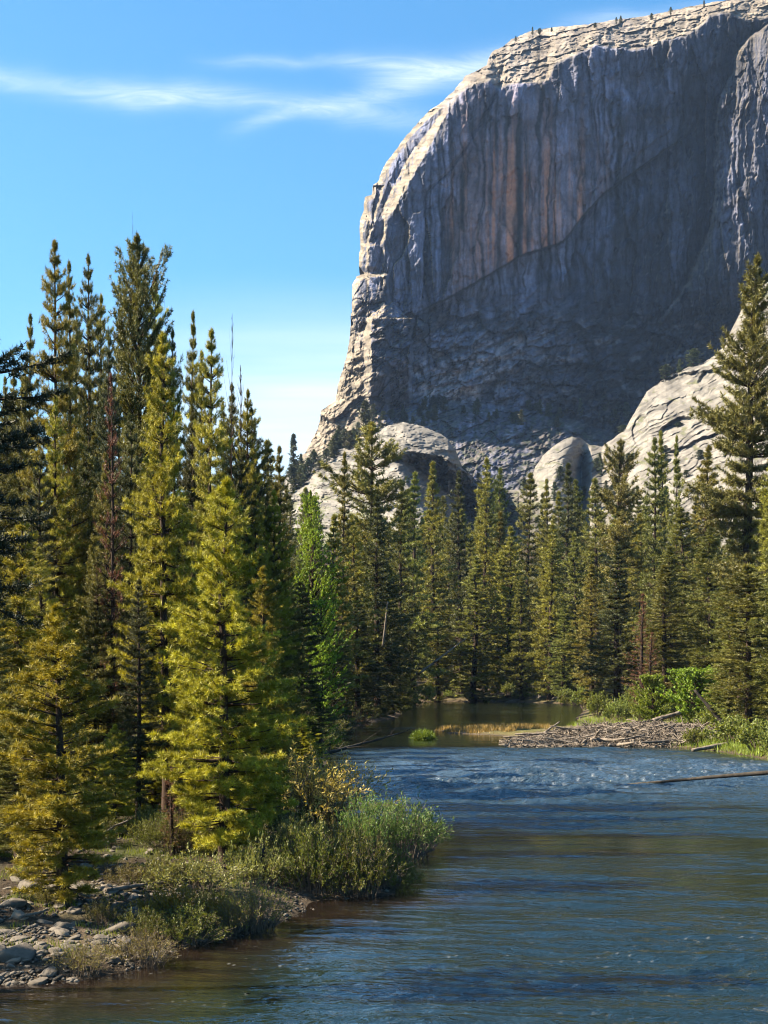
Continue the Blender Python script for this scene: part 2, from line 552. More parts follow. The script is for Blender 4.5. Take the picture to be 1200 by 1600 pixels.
    base *= (1 + 0.35 * (1 - up) * (1 - ss(820, 960, u)))[..., None]
    # clean pale granite on the summit, the prow and the flank
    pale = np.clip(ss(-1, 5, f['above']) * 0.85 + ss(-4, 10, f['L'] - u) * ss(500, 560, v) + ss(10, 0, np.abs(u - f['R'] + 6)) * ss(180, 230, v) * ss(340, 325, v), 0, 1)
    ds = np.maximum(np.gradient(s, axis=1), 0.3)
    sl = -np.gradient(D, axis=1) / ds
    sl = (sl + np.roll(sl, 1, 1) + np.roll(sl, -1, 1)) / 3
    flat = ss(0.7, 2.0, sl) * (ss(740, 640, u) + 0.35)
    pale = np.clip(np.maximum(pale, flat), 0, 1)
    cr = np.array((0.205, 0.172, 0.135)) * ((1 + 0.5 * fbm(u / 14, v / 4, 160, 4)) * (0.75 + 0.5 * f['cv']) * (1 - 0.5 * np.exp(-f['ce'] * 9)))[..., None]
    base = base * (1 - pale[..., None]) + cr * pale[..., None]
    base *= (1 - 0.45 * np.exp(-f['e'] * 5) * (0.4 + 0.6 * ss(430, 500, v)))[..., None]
    # scrub and soil at the foot
    veg = ss(0, 14, v - f['foot']) * ss(-0.1, 0.3, fbm(u / 9, v / 7, 170, 4))
    base = base * (1 - 0.75 * veg[..., None]) + np.array((0.035, 0.045, 0.025)) * 0.75 * veg[..., None]
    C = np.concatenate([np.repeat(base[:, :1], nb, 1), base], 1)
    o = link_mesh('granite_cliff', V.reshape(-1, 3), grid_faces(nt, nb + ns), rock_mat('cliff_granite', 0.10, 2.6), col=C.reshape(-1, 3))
    tag(o, kind='structure')


# ------------------------------------------------------------------ the pale slabs in front of the cliff
SLAB = [(250, 840), (400, 790), (432, 752), (455, 738), (480, 726), (505, 712), (530, 700), (560, 690), (585, 676), (605, 664), (630, 660),
        (655, 664), (680, 674), (700, 684), (710, 700), (722, 728), (742, 750), (765, 760), (800, 766), (826, 764), (830, 748), (836, 730), (848, 712), (864, 697),
        (880, 687), (894, 682), (906, 684), (920, 694), (940, 698), (975, 672), (994, 640), (1010, 612), (1040, 590), (1075, 574), (1100, 566), (1115, 556),
        (1132, 540), (1145, 515), (1160, 480), (1178, 455), (1200, 440), (1260, 410), (1400, 370)]


def slab_depth(u, v, top):
    t = np.clip(v - top, 0, 400)
    right = ss(720, 900, u)
    D0 = 600 + 0.10 * (u - 700) * right
    D = D0 - t * np.where(right > 0.5, 0.85, 0.95) + 14 * np.exp(-t / 6)
    # left apron: pale cap, and under its right half a dark wall that turns away from the sun
    lipt = interp([(560, 730), (612, 716), (640, 706), (690, 712), (745, 748), (830, 775), (900, 900)], u) + 5 * fbm(u / 11, v / 9, 200)
    lft = lin_v([(606, 690), (612, 716), (632, 750), (660, 800), (690, 850)], v) + 6 * fbm(u / 12, v / 12, 201)
    fm = np.clip(np.minimum(v - lipt, (u - lft) * 0.9), 0, 60) * (1 - right)
    D = D + 1.35 * fm + 0.25 * fm * np.clip((u - 610) / 100, 0, 1)
    lfn = (1 - right)
    D = D - lfn * (7 * ss(-0.6, 0.6, fbm(u / 35, v / 14, 216, 4)) + 3.0 * np.floor(3 * fbm(u / 24 + v / 60, v / 13, 217, 4)) / 3)
    # small knob at 830..905: cap lit, right side falling off and turned away
    kn = ss(826, 836, u) * (1 - ss(905, 925, u))
    kl = interp([(830, 760), (870, 712), (904, 674)], u) + 2 * fbm(u / 5, v / 5, 202)
    D = D - 30 * kn * (1 - np.clip(np.abs(u - 862) / 46, 0, 1) ** 2) + kn * np.clip(u - lin_v([(915, 672), (893, 692), (872, 716), (862, 745), (858, 900)], v) + 3 * fbm(u / 6, v / 9, 203), 0, 40) ** 2 * 0.022
    # overlapping exfoliation sheets on the right-hand slope
    wu = u + 6 * fbm(u / 50, v / 50, 204) + 2 * fbm(u / 12, v / 12, 205)
    wv = v + 6 * fbm(u / 50, v / 50, 206) + 2 * fbm(u / 12, v / 12, 207)
    q = (wv + 0.62 * wu) / 30.0 + 1.6 * fbm(u / 110, v / 90, 208, 2)
    q2 = (wv + 0.55 * wu) / 10.0 + 1.5 * fbm(u / 60, v / 50, 209, 3)
    sh = (q - np.floor(q))
    m1 = ss(-0.15, 0.35, fbm(u / 60, v / 50, 214, 3)); m2 = ss(0.0, 0.4, fbm(u / 45, v / 35, 215, 3))
    D = D - right * (1 - kn) * (2.2 * m1 * ss(0, 0.9, sh) + 0.5 * m2 * ss(0, 0.8, q2 - np.floor(q2))) * ss(8, 40, t)
    # the shaded faces under the crest at 1010..1130
    for (cu, cv, ru, rv, a) in ((1060, 600, 46, 17, 11), (1115, 588, 26, 14, 9), (1055, 668, 28, 14, 8), (1000, 672, 12, 26, 7), (1150, 650, 45, 10, 7), (1100, 690, 60, 7, 6)):
        r = np.sqrt(((wu - cu) / ru) ** 2 + ((wv - cv + 0.35 * (wu - cu)) / rv) ** 2)
        D = D + a * (1 - ss(0.75, 1.05, r))
    D = D + right * 1.3 * ss(0.6, 0.85, ridged((v + 0.55 * u) / 13 + fbm(u / 40, v / 40, 233), (u - 0.55 * v) / 130, 234, 3))
    D = D - 13 * right * fbm(u / 95, v / 60, 213, 3) - 5 * fbm(u / 60, v / 45, 210, 4) - 0.4 * ridged((wu + wv) / 26, (wv + 0.5 * wu) / 8, 211, 4)
    c1, c2, e, cx, cy = vor(wu / 22, (wv + 0.45 * wu) / 9, 212)
    D = D - 0.4 * c1 * (0.5 + right)
    return D, e


def granite_slope():
    nc, nr = 1250, 420
    su, sv = resample(SLAB, nc)
    su = np.maximum.accumulate(su + np.linspace(0, 0.5, nc))
    jag = fbm(np.arange(nc) / 12, 0 * su, 220, 4) * 2.6 + fbm(su / 30, 0 * su, 221, 3) * 6 * (1 - ss(780, 830, su))
    q = np.linspace(0, 1, nr) ** 1.1
    bot = 905.0
    u = np.repeat(su[:, None], nr, 1)
    v = sv[:, None] + q[None] * (bot - sv[:, None])
    v = v + jag[:, None] * np.exp(-(v - sv[:, None]) / 9)
    D, e = slab_depth(u, v, sv[:, None])
    x = (u - 600) / F * D; z = CAMH + (HZ - v) / F * D
    P = np.stack([x, D, z], -1)
    nb = 14
    k = np.arange(nb, 0, -1)[None, :] / nb
    back = np.zeros((nc, nb, 3)); back[:] = P[:, :1]
    back[..., 1] += 120 * k; back[..., 2] -= 35 * k ** 1.2 + 1
    V = np.concatenate([back, P], 1)
    c = np.zeros(u.shape + (3,)); c[:] = (0.150, 0.139, 0.124)
    c *= (1 + 0.22 * fbm(u / 30, v / 14, 230, 5) + 0.25 * fbm(u / 9, v / 6, 231, 4))[..., None]
    ac = (v + 0.55 * u); al = (u - 0.55 * v)
    jn = ridged(ac / 13 + fbm(u / 40, v / 40, 233), al / 130, 234, 3)
    rt = ss(880, 960, u)
    c *= (1 - 0.45 * ss(0.62, 0.85, jn) * rt)[..., None]
    c *= (1 + 0.45 * fbm(ac / 5, al / 90, 235, 4) * rt)[..., None]
    c *= (1 - 0.35 * ss(0.0, 0.5, fbm(u / 45, v / 30, 236, 4)))[..., None]
    st = ss(0.15, 0.5, fbm(u / 5, v / 80, 232, 4)) * ss(825, 840, u) * (1 - ss(900, 1150, u))
    c *= (1 - 0.3 * st)[..., None]
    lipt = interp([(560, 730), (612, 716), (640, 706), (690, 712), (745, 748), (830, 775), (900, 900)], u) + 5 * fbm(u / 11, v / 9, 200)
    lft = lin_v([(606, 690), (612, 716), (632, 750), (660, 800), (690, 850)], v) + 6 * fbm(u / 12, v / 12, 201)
    c *= (1 - 0.45 * ss(-1, 5, np.minimum(v - lipt, (u - lft) * 0.9)) * (1 - rt))[..., None]  # wall under the lip: its shade is also put into the colour
    blot = ss(0.05, 0.4, fbm(u / 16, v / 9, 237, 5)) * (1 - rt)
    c *= (1 - 0.55 * blot)[..., None]
    veg = ss(0.22, 0.4, fbm(u / 22, v / 9, 240, 5) + 0.25 * ss(740, 800, v) * (1 - ss(800, 1000, u))) * (1 - ss(590, 610, u) * (1 - ss(700, 716, u)))
    c = c * (1 - 0.7 * veg[..., None]) + np.array((0.07, 0.075, 0.03)) * 0.7 * veg[..., None]
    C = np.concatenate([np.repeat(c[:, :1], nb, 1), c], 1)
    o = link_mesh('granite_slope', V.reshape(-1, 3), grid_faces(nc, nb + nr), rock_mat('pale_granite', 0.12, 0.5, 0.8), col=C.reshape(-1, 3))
    tag(o, kind='structure')


granite_cliff()
granite_slope()


# ------------------------------------------------------------------ river outline and the ground
def wpt(px, py):
    d = CAMH * F / (py - HZ)
    return ((px - 600) / F * d, d)


LEFT_SHORE = [(-70, -200), (-30, -60), (-13, 5), (-8, 18), wpt(0, 1538), wpt(60, 1534), wpt(130, 1531), wpt(235, 1508), wpt(268, 1482), wpt(330, 1474),
              wpt(430, 1447), wpt(470, 1424), wpt(490, 1408), wpt(560, 1402), wpt(612, 1398), wpt(628, 1378), wpt(640, 1345), wpt(680, 1328), wpt(686, 1312), wpt(660, 1300),
              wpt(600, 1296), wpt(540, 1292), wpt(495, 1280), wpt(490, 1240), wpt(500, 1205), wpt(512, 1190), wpt(500, 1178),
              wpt(510, 1155), wpt(540, 1138), wpt(585, 1128), wpt(620, 1122), wpt(632, 1112), wpt(620, 1102), wpt(640, 1098),
              wpt(700, 1096), wpt(800, 1097), wpt(905, 1100), wpt(912, 1112), wpt(900, 1122), wpt(905, 1130), wpt(870, 1136), wpt(790, 1137),
              wpt(700, 1137), wpt(688, 1142), wpt(700, 1146), wpt(770, 1149), wpt(822, 1157), wpt(900, 1163), wpt(1040, 1165), wpt(1060, 1168),
              wpt(1110, 1172), wpt(1200, 1186), (25, 66), (33, 50), (45, 30), (60, 5), (80, -50), (100, -200)]
RIV = np.array(LEFT_SHORE, float)


def shore_dist(x, y):
    """signed distance to the water's edge: positive on land"""
    x = np.asarray(x, float); y = np.asarray(y, float)
    d = np.full(x.shape, 1e9); inside = np.zeros(x.shape, bool)
    n = len(RIV)
    for i in range(n):
        ax, ay = RIV[i]; bx, by = RIV[(i + 1) % n]
        dx, dy = bx - ax, by - ay
        t = np.clip(((x - ax) * dx + (y - ay) * dy) / (dx * dx + dy * dy), 0, 1)
        d = np.minimum(d, np.hypot(x - ax - t * dx, y - ay - t * dy))
        c = ((ay > y) != (by > y)) & (x < (bx - ax) * (y - ay) / (by - ay + 1e-12) + ax)
        inside ^= c
    return np.where(inside, -d, d)


def ground_z(x, y, sd=None):
    x = np.asarray(x, float); y = np.asarray(y, float)
    if sd is None:
        sd = shore_dist(x, y)
    wob = 0.5 * fbm(x / 3.1, y / 3.1, 300, 3)
    s = sd + wob * np.exp(-np.abs(sd) / 6) * ss(0, 1.5, np.abs(sd) + 0.3)
    far_bar = ss(95, 105, y) * ss(4, 6, x) * (1 - ss(135, 145, y)) * (1 - ss(22, 30, x))
    hi = 0.75 * (1 - np.exp(-np.maximum(s, 0) / 2.2)) * (1 - 0.75 * far_bar) + 0.035 * np.minimum(np.maximum(s - 2, 0), 40) * (1 - 0.5 * far_bar)
    hi = hi + ss(0.3, 3, s) * (0.16 * fbm(x / 2.2, y / 2.2, 310, 3) + 0.05 * fbm(x / 0.5, y / 0.5, 315, 2))
    lo = -1.1 * (1 - np.exp(np.minimum(s, 0) / 5))
    z = np.where(s > 0, hi, lo)
    z = z + 40 * ss(250, 430, y) * ss(0, 3, sd)
    r = np.hypot(x, y - 100)
    z = z + 60 * ss(500, 2500, r) * (0.5 + 0.5 * fbm(x / 900, y / 900, 320, 3))
    z = z - 30 * ss(520, 700, y) * (np.abs(x) < 900) * 0
    return z


def axis(n, lo, hi, c, fine_):
    """coordinates packed closely around c"""
    t = np.linspace(-1, 1, n)
    a = np.sinh(t * 7.2) / np.sinh(7.2)
    return c + np.where(a < 0, a * (c - lo), a * (hi - c))


def ground():
    xs = np.unique(np.concatenate([axis(150, -4000, 4000, -3, 0), np.arange(-16, 4, 0.16), np.arange(4, 34, 0.7)]))
    ys = np.unique(np.concatenate([axis(150, -1500, 5000, 30, 0), np.arange(21, 50, 0.2), np.arange(50, 260, 1.3)]))
    X, Y = np.meshgrid(xs, ys)
    sd = shore_dist(X, Y)
    Z = ground_z(X, Y, sd)
    # colour: sand and cobble near the water, litter and moss inland
    n = fbm(X / 1.3, Y / 1.3, 330, 4); n2 = fbm(X / 5, Y / 5, 335, 3)
    c = np.zeros(X.shape + (3,)); c[:] = (0.045, 0.032, 0.020)
    sand = np.array((0.11, 0.083, 0.058))
    k = (1 - ss(0.8, 3.2, sd + 1.5 * n2)) * (0.6 + 0.4 * ss(-0.3, 0.3, n))
    c = c * (1 - k[..., None]) + sand * k[..., None]
    moss = ss(0.0, 0.35, n2 + 0.3 * n) * ss(0.8, 2, sd)
    c = c * (1 - 0.7 * moss[..., None]) + np.array((0.06, 0.075, 0.02)) * 0.7 * moss[..., None]
    grs = ss(6, 9, X) * ss(70, 75, Y) * (1 - ss(200, 230, Y)) * ss(0.2, 1.2, sd)
    c = c * (1 - 0.7 * grs[..., None]) + np.array((0.13, 0.12, 0.04)) * 0.7 * grs[..., None]
    wet = 1 - ss(-0.02, 0.3, sd)
    c = c * (1 - 0.6 * wet[..., None])
    m, t, o = mat('bank_soil')
    at = t.node('ShaderNodeAttribute', attribute_name='Col')
    geo = t.node('ShaderNodeNewGeometry')
    P = geo.outputs['Position']
    n1 = t.noise(P, 2.2, 6, 0.7); n2_ = t.noise(P, 14, 4, 0.65)
    cc = t.mix(1.0, at.outputs['Color'], t.ramp(n1, (0.3, (0.5, 0.5, 0.5)), (0.72, (1.5, 1.45, 1.4))), 'MULTIPLY')
    cc = t.mix(1.0, cc, t.ramp(n2_, (0.3, (0.55, 0.55, 0.55)), (0.7, (1.4, 1.4, 1.4))), 'MULTIPLY')
    b = t.node('ShaderNodeBsdfPrincipled')
    t.put(b.inputs['Base Color'], cc); b.inputs['Roughness'].default_value = 0.95
    b.inputs['Specular IOR Level'].default_value = 0.2
    t.put(b.inputs['Normal'], t.bump(t.math('ADD', n1, n2_), 0.12))
    t.l.new(b.outputs[0], o.inputs[0])
    g = link_mesh('ground', np.stack([X, Y, Z], -1).reshape(-1, 3), grid_faces(len(ys), len(xs)), m, smooth=True, col=c.reshape(-1, 3))
    tag(g, kind='structure')


# ------------------------------------------------------------------ the river
def river():
    nr = 1900
    ys = np.concatenate([np.linspace(-120, 13, 20), 14 * (240 / 14.0) ** np.linspace(0, 1, nr)])
    t = np.linspace(-1, 1, 420) * 0.36
    T = np.concatenate([[-3, -1.5, -0.7], t, [0.7, 1.5, 3]])
    yb = np.maximum(ys, 7)
    X = T[None, :] * yb[:, None]
    X = np.where(np.abs(T)[None, :] > 0.37, np.sign(T)[None, :] * (np.abs(X) * 0.3 + 25), X)
    X = np.maximum.accumulate(X, 1)
    Y = np.repeat(ys[:, None], X.shape[1], 1)
    sd = shore_dist(X, Y)
    # how lively the surface is
    near = 0.85 * (1 - 0.55 * ss(60, 80, Y) * (1 - ss(58, 62, Y)))
    patch = 0.55 + 0.75 * ss(-0.3, 0.4, fbm(X / 9 + 0.1 * Y, Y / 5, 400, 3))
    calm = 0.8 * np.exp(-(((X - 10) / 6.5) ** 4 + ((Y - 36) / 10.0) ** 4)) + 0.6 * np.exp(-(((X - 5) / 4.0) ** 2 + ((Y - 41) / 2.5) ** 2)) + 0.5 * np.exp(-((Y - 52) / 2.0) ** 2)
    patch = patch * (1 - 0.86 * np.clip(calm, 0, 1)) + 0.5 * ss(50, 58, Y)
    A = patch * (1 - ss(86, 93, Y)) + 0.08 * ss(86, 93, Y)
    rap = np.exp(-((Y - 64 - 0.5 * (X - 6) - 2 * fbm(X / 4, Y / 4, 402)) / 7.5) ** 2) * ss(-1.5, 2, X)
    rif = np.exp(-((Y - 119) / 5.0) ** 2) * 0.5 + 0.25 * ss(150, 170, Y)
    A = A + 1.1 * rap + rif
    A = A * ss(0.0, 1.6, -sd) * (0.35 + 0.65 * ss(1, 6, -sd)) + 0.06
    h = 0
    rng = np.random.default_rng(9)
    for lx, ly, a in ((4.5, 1.2, 0.095), (2.4, 0.58, 0.10), (1.2, 0.30, 0.045), (0.6, 0.16, 0.010)):
        # fade out what the grid cannot carry
        gy = yb * math.log(240 / 14.0) / nr
        w_ = 1 - ss(0.25, 0.55, gy / ly)
        r_ = rng.uniform(0, 50)
        rot = rng.uniform(-0.2, 0.2)
        xx = X * math.cos(rot) - Y * math.sin(rot); yy_ = X * math.sin(rot) + Y * math.cos(rot)
        wv = gn(xx / lx + r_, yy_ / ly + r_, 410 + int(lx * 10))
        wv = (1 - np.abs(wv)) ** 1.5 - 0.6 if lx < 2 else wv
        h = h + a * wv * w_[:, None]
    Z = h * A
    # colour of the water body: brown and clear over the shallows, dark green in the channel
    deep = np.array((0.005, 0.010, 0.008)); shal = np.array((0.011, 0.0062, 0.003))
    k = (1 - ss(0.5, 3.2, -sd + 1.0 * fbm(X / 2, Y / 1.2, 420, 3))) * (1 - 0.85 * ss(31, 37, Y))
    c = deep * (1 - k[..., None]) + shal * k[..., None] * (0.8 + 0.5 * fbm(X / 0.8, Y / 0.8, 421, 3))[..., None]
    aer_sky = np.clip(0.85 * np.exp(-((Y - 70) / 15.0) ** 2) * ss(0, 3, -sd) + 0.10 * ss(0.7, 1.3, A) * ss(2, 6, -sd) * ss(40, 55, Y) + 0.03, 0, 1) * (0.75 + 0.5 * fbm(X / 2.5, Y / 3, 440, 3)) * (1 - 0.9 * ss(86, 93, Y))  # riffle blue: aerated water, also standing in for reflected sky
    c = c * (1 - aer_sky[..., None]) + np.array((0.036, 0.058, 0.086)) * aer_sky[..., None]
    fn = fbm(X / 0.3, Y / 0.8, 430, 3)
    foam_glint = ss(0.15, 0.55, fn) * np.clip(rap * 1.2, 0, 1) * 0.14  # white flecks on the riffle: foam, and glints painted into the colour
    foam_glint = foam_glint + 0.22 * ss(0.45, 0.6, fbm(X / 0.09, Y / 0.22, 431, 2)) * 0.5 * np.exp(-((Y - 25) / 4.0) ** 2) * ss(-0.2, 0.3, fbm(X / 2.2, Y / 1.0, 432, 2))  # finer white specks painted as sparkles on the near water
    cc = np.concatenate([c], -1)
    m, t_, o = mat('river_water')
    at = t_.node('ShaderNodeAttribute', attribute_name='Col')
    fa = t_.node('ShaderNodeAttribute', attribute_name='foam_glint')
    aa = t_.node('ShaderNodeAttribute', attribute_name='lively')
    geo = t_.node('ShaderNodeNewGeometry')
    P = geo.outputs['Position']
    n1 = t_.noise(t_.mapping(P, (2.6, 6.0, 1), (0, 0, 0.1)), 1.0, 3, 0.55, 0.6)
    n2 = t_.noise(t_.mapping(P, (7.5, 15, 1), (0, 0, -0.15)), 1.0, 2, 0.5, 0.4)
    n0 = t_.noise(t_.mapping(P, (0.75, 1.9, 1), (0, 0, -0.05)), 1.0, 2, 0.5, 0.5)
    h = t_.math('MULTIPLY_ADD', n2, 0.22, n1)
    h = t_.math('MULTIPLY_ADD', n0, 1.1, h)
    h = t_.math('MULTIPLY', h, aa.outputs['Fac'])
    nb_ = t_.bump(h, 0.085)
    b = t_.node('ShaderNodeBsdfPrincipled')
    t_.put(b.inputs['Base Color'], t_.mix(fa.outputs['Fac'], at.outputs['Color'], (0.75, 0.78, 0.8)))
    t_.put(b.inputs['Roughness'], t_.math('MULTIPLY_ADD', fa.outputs['Fac'], 0.5, 0.045))
    b.inputs['IOR'].default_value = 1.85
    t_.put(b.inputs['Normal'], nb_)
    t_.l.new(b.outputs[0], o.inputs[0])
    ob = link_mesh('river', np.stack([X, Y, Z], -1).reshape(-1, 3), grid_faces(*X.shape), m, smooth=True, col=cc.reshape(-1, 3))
    for nm, arr in (('foam_glint', foam_glint), ('lively', A)):
        q = ob.data.attributes.new(nm, 'FLOAT', 'POINT')
        q.data.foreach_set('value', np.clip(arr, 0, 3).astype(np.float32).ravel())
    tag(ob, kind='structure')


ground()
river()


# ------------------------------------------------------------------ plant materials
def leaf_mat(name, trans=0.35, gloss=0.25, rough=0.5):
    m, t, o = mat(name)
    at = t.node('ShaderNodeAttribute', attribute_name='Col')
    oi = t.node('ShaderNodeObjectInfo')
    hs = t.node('ShaderNodeHueSaturation')
    t.put(hs.inputs['Hue'], t.math('MULTIPLY_ADD', oi.outputs['Random'], 0.03, 0.485))
    t.put(hs.inputs['Value'], t.math('MULTIPLY_ADD', oi.outputs['Random'], 0.35, 0.82))
    t.put(hs.inputs['Color'], at.outputs['Color'])
    b = t.node('ShaderNodeBsdfPrincipled')
    t.put(b.inputs['Base Color'], hs.outputs[0])
    b.inputs['Roughness'].default_value = rough
    b.inputs['Specular IOR Level'].default_value = gloss
    tr = t.node('ShaderNodeBsdfTranslucent')
    t.put(tr.inputs[0], t.mix(1.0, hs.outputs[0], (1.5, 1.35, 0.6), 'MULTIPLY'))
    mx = t.node('ShaderNodeMixShader')
    mx.inputs[0].default_value = trans
    t.l.new(b.outputs[0], mx.inputs[1]); t.l.new(tr.outputs[0], mx.inputs[2])
    t.l.new(mx.outputs[0], o.inputs[0])
    return m


def bark_mat(name, c1, c2, scale=6.0):
    m, t, o = mat(name)
    tcn = t.node('ShaderNodeTexCoord')
    P = tcn.outputs['Object']
    n1 = t.noise(t.mapping(P, (1, 1, 0.25)), scale, 5, 0.7)
    c = t.ramp(n1, (0.3, c1), (0.7, c2))
    b = t.node('ShaderNodeBsdfPrincipled')
    t.put(b.inputs['Base Color'], c)
    b.inputs['Roughness'].default_value = 0.9
    b.inputs['Specular IOR Level'].default_value = 0.15
    t.put(b.inputs['Normal'], t.bump(n1, 0.03))
    t.l.new(b.outputs[0], o.inputs[0])
    return m


NEEDLE = leaf_mat('needles', 0.16, 0.3)
LEAF = leaf_mat('leaves', 0.32, 0.3)
BARK = bark_mat('pine_bark', (0.014, 0.009, 0.007), (0.065, 0.043, 0.032))
TWIG = bark_mat('shrub_stems', (0.06, 0.042, 0.03), (0.20, 0.16, 0.12), 10)
DEADWOOD = bark_mat('weathered_wood', (0.04, 0.031, 0.025), (0.24, 0.20, 0.165), 3)
DARKWOOD = bark_mat('wet_dark_wood', (0.012, 0.011, 0.010), (0.06, 0.05, 0.042), 4)


def tube(pts, rad, n=6):
    """a tapered tube along a polyline -> verts, quads"""
    pts = np.asarray(pts, float); rad = np.asarray(rad, float)
    d = np.gradient(pts, axis=0)
    d /= np.linalg.norm(d, axis=1)[:, None] + 1e-9
    ref = np.where(np.abs(d[:, 2:3]) > 0.9, np.array([[1.0, 0, 0]]), np.array([[0, 0, 1.0]]))
    a = np.cross(d, ref); a /= np.linalg.norm(a, axis=1)[:, None] + 1e-9
    b = np.cross(d, a)
    th = np.arange(n) * 2 * math.pi / n
    V = pts[:, None] + rad[:, None, None] * (np.cos(th)[None, :, None] * a[:, None] + np.sin(th)[None, :, None] * b[:, None])
    m = len(pts)
    i = np.arange(m - 1)[:, None] * n; j = np.arange(n)[None, :]
    Fq = np.stack([i + j, i + (j + 1) % n, i + n + (j + 1) % n, i + n + j], -1).reshape(-1, 4)
    V = V.reshape(-1, 3)
    cap = [[0, 0, 0, 0]]
    return V, Fq


class Bag:
    def __init__(self):
        self.v = []; self.f = []; self.n = 0

    def add(self, vf):
        v, f = vf
        self.v.append(v); self.f.append(f + self.n); self.n += len(v)

    def get(self):
        return np.concatenate(self.v), np.concatenate(self.f)


def unit(a):
    return a / (np.linalg.norm(a, axis=-1, keepdims=True) + 1e-9)


def blades(rng, p, d, K, ln, wd, spread, colr, jit):
    """K thin pointed leaves round each twig end p with direction d -> verts, tris, colours"""
    n = len(p)
    P = np.repeat(p, K, 0); Dn = np.repeat(d, K, 0)
    r = unit(rng.normal(size=(n * K, 3)))
    D = unit(Dn * (1 - spread) + r * spread)
    L = ln * rng.uniform(0.65, 1.15, (n * K, 1))
    P = P - Dn * ln * rng.uniform(-0.1, 0.8, (n * K, 1))
    S = unit(np.cross(D, unit(rng.normal(size=(n * K, 3))))) * wd * 0.5 * rng.uniform(0.7, 1.3, (n * K, 1))
    a = P + D * L * 0.12 - S; b = P + D * L * 0.12 + S; c = P + D * L
    V = np.stack([a, b, c], 1).reshape(-1, 3)
    T = np.arange(n * K * 3).reshape(-1, 3)
    tone = rng.normal(0, jit, (n, 1)) + 1
    C = np.repeat(np.clip(colr * tone, 0, 1), K * 3, 0)
    return V, T, C


def clump(az, z, ph, H):
    """uneven radius of a crown"""
    return 1 + 0.30 * np.sin(2 * az + ph[0] + z / H * 9) + 0.24 * np.sin(3 * az + ph[1] - z / H * 17) + 0.18 * np.sin(ph[2] + z / H * 41)


